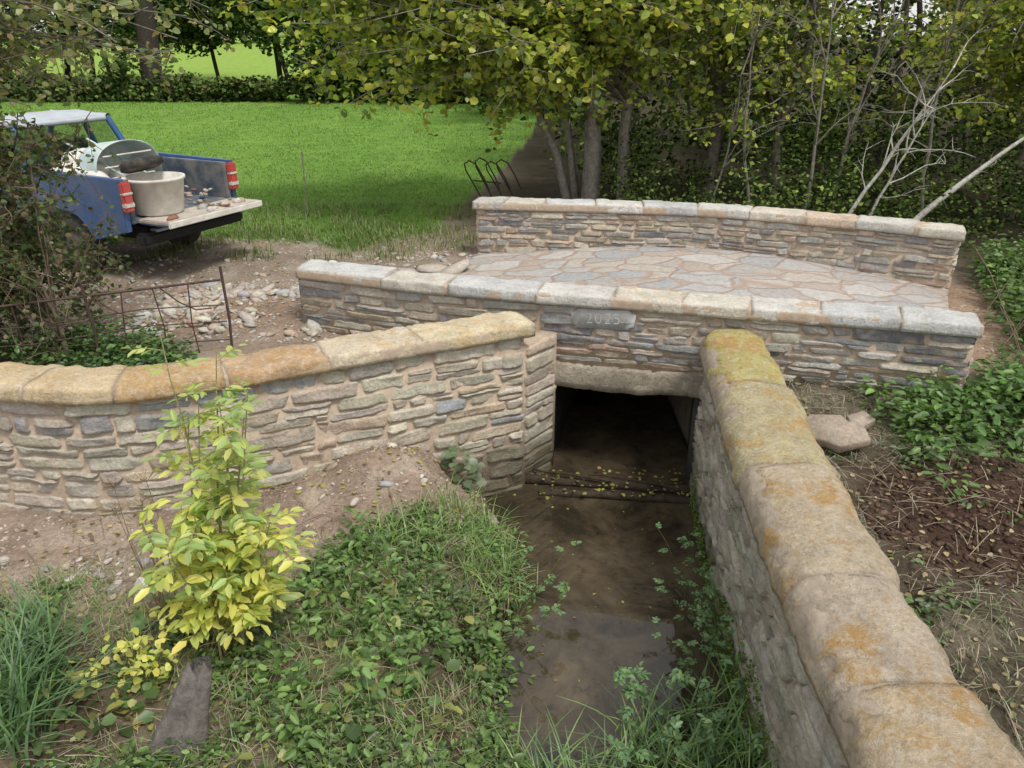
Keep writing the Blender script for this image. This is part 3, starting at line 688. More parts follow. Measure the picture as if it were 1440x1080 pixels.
# right bank plants
la=LA()
n=2900; X=rng.uniform(1.85,6.5,n); Y=rng.uniform(1.8,6.6,n); dn=fbm(X*1.7,Y*1.7,66)
ok=(dn>.46)&~((np.abs(X-3.05)<.85)&(np.abs(Y-4.25)<.75)&(rng.random(n)>.08)); ok&=~((Y>5.2)&(X<3.5)&(Y>5.5-.25*(X-2)))
X=X[ok];Y=Y[ok]; sprouts(la,X,Y,0,.12,.042,GC[:3]+[(.20,.26,.14)],9,.65,.09)
n=250; X=rng.uniform(2.9,5.6,n); Y=np.interp(X,[2.9,3.6,5.6],[5.35,5.35,6.0])+rng.normal(size=n)*.25
sprouts(la,X,Y,0,.32,.075,[(.13,.24,.065),(.10,.18,.05),(.18,.30,.08)],15,.5,.12)
n=700; X=rng.uniform(4.2,7,n); Y=rng.uniform(6.2,9.5,n); k2=(X>4.5+.35*(Y-6)); X=X[k2];Y=Y[k2]
sprouts(la,X,Y,0,.55,.07,[(.10,.18,.05),(.07,.13,.035),(.16,.26,.07)],20,.65,.18)
la.make('nettle_patch',M_leaf)
la=LA(); n=9000; X=rng.uniform(1.9,5.5,n); Y=rng.uniform(1.8,6.2,n); ok=~((np.abs(X-3.05)<.7)&(np.abs(Y-4.25)<.6)); X=X[ok];Y=Y[ok];n=len(X)
P=np.stack([X,Y,Hh(X,Y)],1); la.add(blades(P,rng.uniform(.03,.12,n),rng.uniform(.5,1.6,n),rng.uniform(.003,.007,n),cols(n,[(.42,.38,.28),(.33,.31,.24),(.22,.28,.14),(.15,.22,.09)],.2),3)); la.make('dry_grass',M_grass)
tb=[]
for i in range(2200):
    if rng.random()<.5: x,y=rng.uniform(-3.3,.1),rng.uniform(2.3,5.0)
    else: x,y=rng.uniform(1.95,5),rng.uniform(2.2,6)
    an=rng.uniform(0,6.28); L=rng.uniform(.05,.3); x2,y2=x+math.cos(an)*L,y+math.sin(an)*L
    z1=float(Hh(x,y))+rng.uniform(.01,.06); z2=float(Hh(x2,y2))+rng.uniform(.01,.08)
    tb.append(([(x,y,z1),((x+x2)/2,(y+y2)/2,(z1+z2)/2+.01),(x2,y2,z2)],rng.uniform(.0012,.0035),[(.46,.40,.29),(.28,.22,.16),(.38,.32,.23)][rng.integers(3)]))
tubes('fallen_twigs',tb,M_bark,(.2,.15,.1),None,3)
la=LA()
def litter(n,x0,x1,y0,y1,pal,s=.035,z=None,cond=None):
    X=rng.uniform(x0,x1,n);Y=rng.uniform(y0,y1,n)
    if cond is not None: kk=cond(X,Y); X=X[kk];Y=Y[kk]; n=len(X)
    Zz=Hh(X,Y)+.008+.012*rng.random(n) if z is None else np.full(n,z)+.004*rng.random(n)
    m=len(X); d=rng.normal(size=(m,3)); d[:,2]*=.15; nm=rng.normal(size=(m,3))*.25+A([0,0,1]); la.add(leaves(np.stack([X,Y,Zz],1),s*rng.uniform(.6,1.4,m),d,nm,cols(m,pal,.25),.75,.1))
LP=[(.50,.46,.10),(.30,.22,.12),(.44,.36,.18),(.22,.155,.10),(.52,.46,.24)]
litter(900,-3.5,.2,2.4,5.6,LP)
litter(50,.0,1.4,3.6,6.0,[(.40,.40,.08),(.28,.23,.09),(.18,.13,.07)],.025,-1.066)
litter(900,-6,4,7,12,LP[1:],.04)
litter(1200,1.95,5.5,2.2,6.2,LP[1:],.035)
litter(110,.2,1.6,5.75,6.25,[(.46,.48,.09),(.3,.3,.08),(.35,.25,.13)],.035,-1.0)
la.make('leaf_litter',M_leaf)
la=LA()
def tuss(x,y,n,h,r,pal,w=.010,lean=(.3,1.3)):
    P=np.stack([x+rng.normal(size=n)*r,y+rng.normal(size=n)*r,np.zeros(n)],1); P[:,2]=Hh(P[:,0],P[:,1]); P[:,2]=np.maximum(P[:,2],-1.1)
    la.add(blades(P,h*rng.uniform(.5,1.15,n),rng.uniform(*lean,n),w,cols(n,pal,.2),5))
SG=[(.11,.20,.08),(.14,.25,.09),(.08,.145,.06)]; LG=[(.23,.37,.11),(.17,.29,.08),(.32,.42,.16)]
for x,y in ((-2.75,3.35),(-2.6,3.1),(-2.95,3.0),(-2.55,2.85)): tuss(x,y,90,.56,.08,SG,.017)
for x,y in ((-.18,5.2),(-.10,4.9),(-.02,4.65),(-.3,4.75),(-.38,5.0),(-.6,4.55),(-.85,4.45),(-.2,4.4)): tuss(x,y,60,.26,.08,LG,.010)
for x,y in ((.85,3.2),(.65,3.05),(1.1,3.2),(.95,2.95),(1.2,3.0),(.45,2.85),(1.28,3.4),(.75,2.8),(1.1,2.7),(.2,2.9),(.3,2.7)): tuss(x,y,55,.42,.10,LG+SG,.014)
la.make('sedge',M_grass)
la=LA(); tb=[]
def shoot(p0,p1,n,ls,pal):
    l=limb(p0,p1,9,.12,.1); tb.append((l,np.linspace(.004,.0015,9)))
    for i in range(n):
        k_=rng.uniform(1.5,8); i0=min(int(k_),7); a_=l[i0]+(l[i0+1]-l[i0])*(k_-i0); d=rng.normal(size=3); d[2]*=.3; d/=np.linalg.norm(d)
        P=A([a_+d*ls*f for f in (.3,.3,.8,.8,1.2)]); s=np.cross(d,[0,0,1]); dd=A([d+s,d-s,d+s,d-s,d]); la.add(leaves(P,ls*rng.uniform(.6,1,5),dd,A([[0,0,1]]*5)+rng.normal(size=(5,3))*.3,cols(5,pal,.15),.55))
BP=[(.15,.27,.12),(.12,.22,.09),(.20,.33,.12)]
for i in range(17): 
    x=rng.uniform(1.2,1.46); y=rng.uniform(3.4,4.7); shoot((x,y,-1.0),(x-rng.uniform(.0,.4),y+rng.uniform(-.3,.3),-.95+rng.uniform(.2,.55)),6,.042,BP)
for i in range(12):
    x=rng.uniform(.7,1.45); y=rng.uniform(2.9,3.4); shoot((x,y,-.9),(x-rng.uniform(-.1,.3),y+rng.uniform(-.3,.3),-.8+rng.uniform(.1,.5)),7,.05,BP)
for i in range(5):
    x=rng.uniform(-.1,.12); y=rng.uniform(3.8,4.4); shoot((x,y,-1.0),(x+rng.uniform(.15,.42),y+rng.uniform(-.2,.4),-.75+rng.uniform(0,.2)),6,.045,[(.20,.34,.09)]+BP)
B_=empty('bramble_shoots'); tubes('stems',tb,M_bark,(.15,.14,.07),B_,4); la.make('foliage',M_leaf,B_)
la=LA(); n=40
an=rng.uniform(0,6.28,n); r=rng.uniform(.02,.14,n); bx_,by_=-.42,5.54; hb=float(Hh(bx_,by_))
P=np.stack([bx_+np.cos(an)*r,by_+np.sin(an)*r*.6-.05,hb+.02+rng.uniform(0,.32,n)],1); d=np.stack([np.cos(an),np.sin(an),rng.uniform(-.3,.3,n)],1)
la.add(leaves(P,rng.uniform(.07,.13,n),d,A([[0,-.4,1]]*n)+rng.normal(size=(n,3))*.3,cols(n,[(.18,.24,.14),(.23,.29,.18),(.14,.19,.10)],.15),.85)); la.make('broadleaf_weed',M_leaf)
la=LA(); n=6000; s_=rng.uniform(.3,3.4,n); p=RF.pos(s_)+RF.nrm(s_)*rng.uniform(.025,.055,n)[:,None]; z=-1.06+.6*rng.random(n)**1.5*np.clip(fbm(s_*2,s_*0,5)*2-.2,0.1,1.2)
la.add(rleaves(np.concatenate([p,z[:,None]],1),.016,cols(n,[(.13,.21,.04),(.19,.29,.05),(.09,.14,.03)],.2),.3,.9)); la.make('moss',M_leaf)
# elder sapling
S_=empty('elder_sapling'); la=LA(); tb=[]
YP_=[(.74,.72,.20),(.80,.75,.22),(.64,.68,.20),(.50,.58,.16)]; GP_=[(.38,.50,.18),(.46,.56,.20),(.30,.42,.15),(.56,.60,.20)]
def pinn(p,d,L,pal,n=3,ll=.11):
    d=nrmz(d); e=p+d*L+A([0,0,-.25*L]); tb.append((A([p,(p+e)/2+A([0,0,.04*L]),e]),A([.0025,.002,.001]),(.35,.35,.15)))
    P=[];D=[];s=nrmz(np.cross(d,A([0,0,1])))
    for i in range(n):
        q_=p+(e-p)*(.35+.6*i/n); P+=[q_,q_]; D+=[s+d*.5+A([0,0,-.3]),-s+d*.5+A([0,0,-.3])]
    P.append(e);D.append(d+A([0,0,-.4])); m=len(P)
    la.add(leaves(A(P),ll*rng.uniform(.75,1.2,m),A(D)+rng.normal(size=(m,3))*.15,A([[0,0,1.]]*m)+rng.normal(size=(m,3))*.35,cols(m,pal,.12),.42,.08))
b0=A([-1.70,3.52,-.65])
for i in range(19):
    tp=b0+A([rng.uniform(-.46,.45),rng.uniform(-.2,.25),rng.uniform(.75,1.5)]); 
    if i<7: tp=b0+A([rng.uniform(-.15,.42),rng.uniform(-.1,.2),rng.uniform(1.5,1.95)])
    l=limb(b0+rng.normal(size=3)*A([.06,.06,0]),tp,9,.0,.05); tb.append((l,np.linspace(.009,.003,9),(.34,.32,.16)))
    for j in range(13):
        k_=rng.uniform(2.5,8); i0=min(int(k_),7); p=l[i0]+(l[i0+1]-l[i0])*(k_-i0); hz=(p[2]-b0[2])/1.5
        d=rng.normal(size=3); d[2]=abs(d[2])*.4+.1
        pinn(p,d,rng.uniform(.12,.22),GP_ if rng.random()<hz*1.15-.2 else YP_,3,.108-.03*hz)
b1=A([-2.05,3.25,-.65])
for i in range(7):
    l=limb(b1,b1+A([rng.uniform(-.3,.25),rng.uniform(-.2,.2),rng.uniform(.2,.5)]),7,.1,.1); tb.append((l,np.linspace(.005,.002,7),(.2,.17,.08)))
    P=l[rng.integers(2,7,18)]+rng.normal(size=(18,3))*.05; la.add(rleaves(P,.045,cols(18,YP_,.12),.9,.85))
tubes('stems',tb,M_bark,(.22,.2,.08),S_,5); la.make('foliage',M_leaf,S_)
tb=[]; 
for i in range(6):
    l=limb((-2.15+rng.normal()*.05,3.7,-.6),(-2.2+rng.uniform(-.15,.15),3.7,rng.uniform(.1,.42)),7,.0,.04); tb.append((l,np.linspace(.005,.002,7)))
    for j in range(14):
        e=l[-1]+A([rng.uniform(-.07,.07),rng.uniform(-.07,.07),rng.uniform(.02,.07)]); tb.append((A([l[-1],(l[-1]+e)/2,e]),A([.0015,.001,.003])))
tubes('dry_seedhead_plant',tb,M_bark,(.36,.26,.16),None,4)
# left bush
tree('bramble_bush',[([(-4.6,6.7,0),(-4.5,6.7,.5),(-4.4,6.7,1.2)],.03,.015),([(-4.0,6.4,0),(-4.0,6.4,.4),(-4.1,6.4,.9)],.03,.012),([(-4.9,7.2,0),(-4.8,7.1,1.),(-4.7,7.0,1.6)],.03,.015)],
  [A([rng.uniform(-5.7,-4.05)+.5*(rng.random()**3),rng.uniform(6.0,7.4),rng.uniform(.1,2.2)]) for _ in range(120)],[(.10,.17,.05),(.14,.22,.07),(.24,.28,.10),(.06,.10,.035),(.27,.20,.11)],.046,8,12,.35,(.22,.17,.13),.007,tr0=0,droop=.5)
la=LA(); X=rng.uniform(-4.9,-2.75,460);Y=rng.uniform(5.75,6.9,460); kk=(Y>np.interp(X,YWX,YWY)+.35)&(fbm(X*2,Y*2,91)>.42); sprouts(la,X[kk],Y[kk],0,.32,.055,[(.09,.17,.05),(.13,.23,.065),(.06,.12,.035)],15,.6,.11); la.make('nettle_patch',M_leaf)
tree('hawthorn_tree',[([(-6.2,6.6,0),(-6.0,6.6,1.6),(-5.6,6.5,2.8),(-5,6.4,3.6)],.12,.04)],
  [A([rng.uniform(-5.4,-2.5),rng.uniform(5.6,7.6),rng.uniform(2.45,3.5)]) for _ in range(110)]+[A([rng.uniform(-5.4,-3.5),rng.uniform(5.8,7.6),rng.uniform(2.0,2.6)]) for _ in range(28)],[(.24,.30,.11),(.34,.38,.15),(.42,.36,.19),(.14,.20,.07)],.058,6,11,.4,(.22,.20,.165),.007,tr0=.4,droop=.35)
# ------------------------------------------------ stones & rubble
t=(1+5**.5)/2; IV=nrmz(A([(-1,t,0),(1,t,0),(-1,-t,0),(1,-t,0),(0,-1,t),(0,1,t),(0,-1,-t),(0,1,-t),(t,0,-1),(t,0,1),(-t,0,-1),(-t,0,1)],float))
IF=A([(0,11,5),(0,5,1),(0,1,7),(0,7,10),(0,10,11),(1,5,9),(5,11,4),(11,10,2),(10,7,6),(7,1,8),(3,9,4),(3,4,2),(3,2,6),(3,6,8),(3,8,9),(4,9,5),(2,4,11),(6,2,10),(8,6,7),(9,8,1)])
def rocks(P,size,pal,flat=.55,jit=.3,pw=.6):
    n=len(P); sc=size[:,None]*np.stack([rng.uniform(.7,1.7,n),rng.uniform(.6,1.1,n),rng.uniform(.35,1.1,n)*flat],1)
    V=IV[None]*(1+rng.uniform(-jit,jit,(n,12,1))); V=np.sign(V)*np.abs(V)**pw*sc[:,None,:]
    an=rng.uniform(0,6.28,n); tl=rng.normal(size=n)*.4
    c,s=np.cos(an),np.sin(an); x=V[...,0]*c[:,None]-V[...,1]*s[:,None]; y=V[...,0]*s[:,None]+V[...,1]*c[:,None]; z=V[...,2]
    ct_,st_=np.cos(tl)[:,None],np.sin(tl)[:,None]; x,z=x*ct_-z*st_,x*st_+z*ct_
    V=(np.stack([x,y,z],-1)+P[:,None,:]).reshape(-1,3); F=(IF[None]+np.arange(n)[:,None,None]*12).reshape(-1,3)
    return V,F,np.repeat(cols(n,pal,.15),12,axis=0)
RP_=[(.50,.46,.40),(.45,.42,.37),(.39,.38,.37),(.48,.41,.33),(.42,.32,.25),(.60,.57,.51)]
def place(n,x0,x1,y0,y1,s0,s1,cond=None,zo=0):
    X=rng.uniform(x0,x1,n);Y=rng.uniform(y0,y1,n)
    if cond is not None: k_=cond(X,Y); X=X[k_];Y=Y[k_]
    sz=s0*(s1/s0)**(rng.random(len(X))**2); return np.stack([X,Y,Hh(X,Y)+sz*.1+zo],1),sz
la=LA()
cl=lambda X,Y:fbm(X*2.2,Y*2.2,95)>.44
for args in ((900,-3.9,-1.9,7.0,8.8,.018,.10,cl),(1200,-4.3,-1.7,6.9,9.0,.008,.03,None),(220,-5.5,-1.2,8,9.9,.02,.07,cl),(60,-1.9,-.5,8.6,10.2,.03,.10,None)):
    P,sz=place(*args); la.add(rocks(P,sz,RP_))
P=A([(-1.75,8.9,.05),(-1.2,9.0,.05),(-.75,9.15,.06),(-2.1,9.2,.04),(-1.0,9.35,.05)]); la.add(rocks(P,A([.26,.22,.24,.16,.2]),[(.48,.44,.38)],.3,.12))
la.make('rubble_pile',M_loose)
la=LA()
fr=lambda X,Y:(Y<np.interp(X,YWX,YWY)-.1)&(Y>ye_edge(X)-.4)
P,sz=place(4200,-3.7,.1,3.7,6,.003,.018,fr); la.add(rocks(P,sz,[(.46,.38,.31),(.36,.29,.23),(.54,.49,.42)]))
P,sz=place(60,-3.6,-.1,3.7,6,.02,.06,fr); la.add(rocks(P,sz,RP_))
P,sz=place(70,-3.0,-2.3,3.85,4.35,.02,.07); la.add(rocks(P,sz,RP_,.35))
P,sz=place(2800,-7,.5,7.2,11,.006,.03); la.add(rocks(P,sz,RP_))
P,sz=place(500,3.4,5.5,5.8,8.2,.006,.03); la.add(rocks(P,sz,RP_))
P,sz=place(900,1.9,5,2.5,6,.004,.02); la.add(rocks(P,sz,[(.26,.21,.16),(.18,.14,.11)]))
la.make('gravel',M_loose)
P,sz=place(4500,2.3,3.9,3.5,5.0,.004,.026,lambda X,Y:((X-3.08)/.75)**2+((Y-4.25)/.68)**2<1); V,F_,C_=rocks(P,sz,[(.085,.052,.038),(.06,.04,.03),(.115,.075,.052)],.8,.35); mk('soil_heap',V,F_,M_soil,C_)
def rough_slab(name,c,pts,sz_,rz,tilt,col,mat):
    n=len(pts); V=[];R=np.random.default_rng(3)
    for lay,(z,s) in enumerate(((-.5,.95),(-.3,1),(.35,1.0),(.5,.97))):
        for (x,y) in pts: V.append((x*s,y*s,z*sz_+R.uniform(-.006,.006)))
    F=[]
    for l in range(3):
        for i in range(n): F.append([l*n+i,l*n+(i+1)%n,(l+1)*n+(i+1)%n,(l+1)*n+i])
    F.append(list(range(n))[::-1]); F.append([3*n+i for i in range(n)])
    M=Matrix.Translation(c)@Matrix.Rotation(rz,4,'Z')@Matrix.Rotation(tilt,4,'X'); V=[M@Vector(v) for v in V]
    return mk(name,[tuple(v) for v in V],F,mat,np.tile(A(col),(len(V),1)))
rough_slab('stone_slab',(2.43,5.10,-.01),[(-.27,-.03),(-.24,-.14),(-.06,-.15),(.03,-.19),(.24,-.06),(.20,.05),(.07,.10),(.02,.16),(-.20,.11)],.085,-.35,.30,(.36,.30,.24),M_loose)
rough_slab('stone_slab',(2.70,5.32,-.04),[(-.12,-.05),(-.04,-.09),(.11,-.04),(.09,.08),(-.08,.06)],.08,.3,.2,(.40,.34,.28),M_loose)
rough_slab('stone_slab',(-.18,5.25,-.93),[(-.06,-.04),(.05,-.05),(.06,.04),(-.05,.05)],.07,.5,.1,(.40,.37,.34),M_soil)
tubes('driftwood_log',[(limb((.12,6.12,-1.04),(1.62,5.93,-1.05),9,.0,.03),A([.05]*9)),(limb((.25,5.92,-1.07),(1.6,5.78,-1.07),9,.0,.03),A([.04]*9)),(limb((.1,6.2,-.99),(.9,5.98,-.98),7,.02,.06),.012),(limb((.7,6.1,-.98),(1.5,5.85,-.99),7,.02,.06),.010)],M_bark,(.065,.05,.036),None,8)
n=14; V=[];R=np.random.default_rng(5)
for lv in range(7):
    t_=lv/6; w=.20*(1-t_*.82)+.02; 
    for i in range(n):
        a=2*math.pi*i/n; V.append((-1.80+.24*t_+math.cos(a)*w*(1+.12*math.sin(i*3.1)),2.72+.20*t_+math.sin(a)*w*.55*(1+.15*math.sin(i*2.3)),-.85+.66*t_+R.uniform(-.012,.012)+.06*math.sin(i*1.7)*t_))
F=[[l*n+i,l*n+(i+1)%n,(l+1)*n+(i+1)%n,(l+1)*n+i] for l in range(6) for i in range(n)]+[[6*n+i for i in range(n)]]
mk('tree_stump',V,F,M_bark,np.tile(A([.18,.16,.145]),(len(V),1)),smooth=True)
# ------------------------------------------------ metal hurdles
M_rust=simple('rusty_iron',(.11,.075,.06),.8,.4,30,.4,.4)
def metal(name,L): 
    o=tubes(name,L,M_rust,(.1,.06,.04),None,6); return o
Lb=[]
p0=A([-4.75,5.95]);p1=A([-2.65,6.75])
g=lambda f,z:(p0[0]+(p1[0]-p0[0])*f,p0[1]+(p1[1]-p0[1])*f,z)
for z in (.12,.30,.46): Lb.append(([g(0,z),g(.3,z-.03),g(.7,z+.02),g(1,z-.02)],.006))
Lb.append(([g(0,.62),g(1,.68)],.012))
for i in range(9): f=i/8; Lb.append(([g(f,-.05),g(f+.01*(-1)**i,.3),g(f+.006*(i%3-1),.66 if i%4 else .8)],.006 if i%4 else .013))
for i in range(4): f=i/4; Lb.append(([g(f+ .02+.06*s_,.66-.25*math.sin(s_/5*math.pi)) for s_ in range(4)],.007))
metal('metal_fence',Lb)
Lb=[]
for i in range(4):
    x=-.85+i*.19; y=14.1+.07*i; h=.75+.05*math.sin(i*2); Lb.append(([(x+.30,y,0),(x+.16,y,.35*h),(x+.02,y,.68*h),(x-.0,y,.82*h),(x+.08,y,.9*h),(x+.2,y,.82*h),(x+.34,y,.5*h),(x+.44,y,.2*h)],.015))
Lb.append(([(-.7,14.15,.32),(-.2,14.25,.25)],.013)); metal('metal_feeder_rack',Lb)
tubes('wooden_stake',[([(-3.35,12.6,0),(-3.33,12.6,1.02)],.012)],M_bark,(.30,.27,.21),None,6)
tubes('fence_post',[([(4.75,6.35,-.1),(4.78,6.33,1.35)],.045)],M_bark,(.18,.16,.13),None,8)
tb=[]
for i in range(55):
    a_=A([rng.uniform(4.0,5.2),rng.uniform(5.2,6.6),0]); b_=a_+A([rng.uniform(-.6,.6),rng.uniform(-.4,.4),rng.uniform(.3,1.2)]); tb.append((limb(a_,b_,8,.25,.15),np.linspace(.006,.002,8)))
tubes('dry_bramble',tb,M_bark,(.30,.21,.16),None,4)

# ------------------------------------------------ pickup truck
import bmesh
truck=empty('pickup_truck',(-4.05,9.6,0.0),math.radians(180-26))
M_blue=simple('blue_paint',(.035,.11,.29),.35,.15,6,.5,0,.05,.002,dirt=(.22,.21,.19),dirtamt=.35)
M_bluein=simple('bed_paint',(.07,.10,.14),.6,.3,9,.4,0,.2,.003,dirt=(.30,.27,.23),dirtamt=.7)
M_silver=simple('silver_paint',(.50,.55,.60),.35,.1,8,.5,.2,.05,.002,dirt=(.36,.36,.34))
M_tire=simple('tyre_rubber',(.035,.035,.035),.8,.3,20,.3,0,.4,.004,dirt=(.17,.14,.11))
M_tgate=simple('tailgate_dusty',(.52,.47,.41),.8,.25,9,.3,0,.3,.004,dirt=(.32,.27,.23))
M_red=simple('red_lamp',(.50,.08,.07),.25,.1,20,.6,0,0); M_lampw=simple('clear_lamp',(.6,.55,.5),.25,.1,20,.6,0,0)
M_black=simple('black_plastic',(.02,.02,.022),.6,.2,20)
M_white=simple('white_plastic_dirty',(.74,.72,.66),.6,.15,9,.4,0,.2,.003,dirt=(.55,.50,.43),dirtamt=.8)
M_teal=simple('pale_blue_metal',(.50,.62,.62),.5,.2,9,.4,.1,.1,.003,dirt=(.52,.50,.44),dirtamt=.5)
kg=N('car_glass'); kg.base((.02,.03,.03),.05,.6); M_glass=kg.m; kg.b.inputs['Alpha'].default_value=.45
def bx(name,c,s,mat,bev=.012,rot=(0,0,0),parent=truck,taper=None):
    bm=bmesh.new(); bmesh.ops.create_cube(bm,size=1)
    for v in bm.verts: 
        v.co=Vector((v.co.x*s[0],v.co.y*s[1],v.co.z*s[2]))
        if taper and v.co.z>0: v.co.x*=taper[0]; v.co.y*=taper[1]
    if bev: bmesh.ops.bevel(bm,geom=bm.edges[:],offset=bev,segments=2,affect='EDGES')
    me=bpy.data.meshes.new(name); bm.to_mesh(me); bm.free(); me.materials.append(mat)
    o=bpy.data.objects.new(name,me); o.location=c; o.rotation_euler=rot; return link(o,parent)
def prism(name,poly,y0,y1,mat,parent=truck,bev=.01):
    bm=bmesh.new(); vs=[bm.verts.new((x,y0,z)) for x,z in poly]; f=bm.faces.new(vs)
    r=bmesh.ops.extrude_face_region(bm,geom=[f]); 
    for v in r['geom']:
        if isinstance(v,bmesh.types.BMVert): v.co.y=y1
    bmesh.ops.recalc_face_normals(bm,faces=bm.faces[:])
    if bev: 
        ed=[e for e in bm.edges if abs(e.verts[0].co.y-e.verts[1].co.y)<1e-5]
        bmesh.ops.bevel(bm,geom=ed,offset=bev,segments=2,affect='EDGES')
    me=bpy.data.meshes.new(name); bm.to_mesh(me); bm.free(); me.materials.append(mat)
    return link(bpy.data.objects.new(name,me),parent)
def arch(cx,r,z0): return [(cx+r*math.cos(a),max(z0,.36+r*math.sin(a))) for a in np.linspace(0,math.pi,10)]
zb=.48
side=[(0.02,.62),(0.0,1.22),(1.62,1.24),(1.62,zb)]+[p for p in arch(1.05,.43,zb)]+[(.5,zb+.02)]
for nm,ya,yb in (('bed_side_near',.80,.88),('bed_side_far',-.88,-.80)): prism(nm,side,ya,yb,M_blue)
prism('bed_inner_near',[(.02,.74),(.02,1.2),(1.6,1.2),(1.6,.74)],.72,.795,M_bluein); prism('bed_inner_far',[(.02,.74),(.02,1.2),(1.6,1.2),(1.6,.74)],-.795,-.72,M_bluein)
bx('bed_floor',(.82,0,.72),(1.62,1.58,.05),M_bluein); bx('bulkhead',(1.6,0,1.0),(.05,1.56,.55),M_bluein)
bx('chassis',(2.3,0,.5),(4.2,.9,.18),M_black)
lower=[(1.66,.42),(1.66,1.12),(3.45,1.12),(4.75,1.02),(4.9,.9),(4.9,.5),(4.55,.45)]+arch(4.05,.43,.45)+[(3.5,.42)]
for nm,ya,yb in (('cab_side_near',.78,.87),('cab_side_far',-.87,-.78)): prism(nm,lower,ya,yb,M_blue)
prism('bonnet',[(3.3,.95),(3.35,1.13),(3.6,1.12),(4.75,1.02),(4.9,.9),(4.9,.55),(4.7,.55)],-.77,.77,M_blue)
bx('cab_back_panel',(1.70,0,.85),(.06,1.6,.65),M_blue)
roof=[(1.95,1.66),(2.0,1.73),(2.5,1.77),(3.0,1.74),(3.15,1.68)]
prism('roof',roof,-.66,.66,M_silver,bev=.025)
def bar(name,a,b,r,mat,parent=truck):
    return tubes(name,[(A([a,b],float),r)],mat,(.1,.1,.1),parent,8)
for sy in (1,-1):
    for nm,a_,b_ in (('pillar_rear',(1.74,.80,1.1),(1.98,.66,1.7)),('pillar_mid',(2.45,.81,1.1),(2.5,.66,1.72)),('pillar_front',(3.6,.80,1.1),(3.1,.66,1.7)),('window_sill',(1.7,.82,1.13),(3.6,.82,1.13)),('roof_rail',(1.95,.665,1.70),(3.12,.665,1.70))):
        bar(nm,(a_[0],a_[1]*sy,a_[2]),(b_[0],b_[1]*sy,b_[2]),.042,M_blue if nm!='roof_rail' else M_silver)
bar('rear_window_top',(1.97,-.62,1.68),(1.97,.62,1.68),.035,M_silver); bar('rear_window_sill',(1.73,-.76,1.16),(1.73,.76,1.16),.035,M_blue)
mk('rear_glass',[(1.76,-.7,1.18),(1.76,.7,1.18),(1.96,.6,1.66),(1.96,-.6,1.66)],[[0,1,2,3]],M_glass,parent=truck)
mk('windscreen',[(3.55,-.7,1.14),(3.55,.7,1.14),(3.12,.6,1.68),(3.12,-.6,1.68)],[[0,1,2,3]],M_glass,parent=truck)
for s_ in (-1,1): bx('seat',(2.5,.38*s_,1.1),(.14,.5,.62),M_black,.04,(0,-.15,0))
def lathe(name,prof,mat,M,parent,n=28):
    V=[];F=[];m=len(prof)
    for i in range(n):
        a=2*math.pi*i/n
        for r,h in prof: V.append(tuple(M@Vector((r*math.cos(a),r*math.sin(a),h))))
    for i in range(n):
        for j in range(m-1): F.append([i*m+j,((i+1)%n)*m+j,((i+1)%n)*m+j+1,i*m+j+1])
    return mk(name,V,F,mat,parent=parent,smooth=True)
tp=[(.20,-.10),(.30,-.11),(.35,-.085),(.365,-.05),(.365,.05),(.35,.085),(.30,.11),(.20,.10)]; hp=[(0,.04),(.08,.05),(.1,.03),(.18,.05),(.21,.085),(.205,-.08)]
M_rim=simple('steel_rim',(.22,.22,.22),.5,.2,12,.5,.3,0,dirt=(.16,.14,.11))
for i,(x,y) in enumerate(((1.05,.75),(1.05,-.75),(4.05,.75),(4.05,-.75))):
    M=Matrix.Translation((x,y,.36))@Matrix.Rotation(math.radians(-90 if y>0 else 90),4,'X')
    lathe('tyre_%d'%i,tp,M_tire,M,truck); lathe('wheel_rim_%d'%i,hp,M_rim,M,truck)
for sy in (1,-1):
    bx('tail_lamp',(-.012,.82*sy,1.02),(.07,.125,.34),M_red,.015); bx('reverse_lamp',(-.022,.82*sy,.93),(.07,.13,.06),M_lampw,.01); bx('lamp_stripe',(-.022,.82*sy,1.06),(.07,.13,.03),M_lampw,.008)
bx('rear_bumper',(-.06,0,.52),(.16,1.6,.14),M_black,.03); bx('bumper_step',(-.08,.0,.60),(.12,1.2,.03),M_silver,.01)
bx('tailgate',(-.27,0,.735),(.50,1.48,.05),M_tgate,.012,(0,math.radians(1.5),0)); bx('tailgate_edge',(-.53,0,.725),(.03,1.5,.075),M_white,.01)
bx('tailgate_outer',(-.27,0,.705),(.48,1.46,.02),M_blue,.004)
bar('mirror_arm',(3.3,.86,1.15),(3.3,1.0,1.22),.015,M_black); bx('door_mirror',(3.3,1.05,1.25),(.07,.16,.2),M_black,.03)
lathe('mortar_tub',[(.0,.0),(.26,0),(.275,.02),(.33,.38),(.35,.39),(.35,.42),(.32,.42),(.265,.05),(0,.05)],M_white,Matrix.Translation((.04,.36,.765)),truck)
lathe('wheelbarrow_wheel',[(.09,-.03),(.12,-.05),(.2,-.06),(.25,-.035),(.25,.035),(.2,.06),(.12,.05),(.09,.03)],M_tire,Matrix.Translation((.28,.30,1.30))@Matrix.Rotation(.3,4,'Y'),truck)
lathe('wheel_hub',[(0,-.03),(.1,-.03),(.1,.03),(0,.03)],M_white,Matrix.Translation((.28,.30,1.30))@Matrix.Rotation(.3,4,'Y'),truck)
V=[];nu_,nv_=18,8
for i in range(nu_):
    a=math.pi*i/(nu_-1)
    for j in range(nv_):
        f=j/(nv_-1); V.append((.72+.42*f, .12+.48*math.cos(a)*(1-.15*f), 1.08+ .46*math.sin(a)**.6*(1-.12*f)))
F=[[i*nv_+j,(i+1)*nv_+j,(i+1)*nv_+j+1,i*nv_+j+1] for i in range(nu_-1) for j in range(nv_-1)]
F.append([i*nv_+nv_-1 for i in range(nu_)])
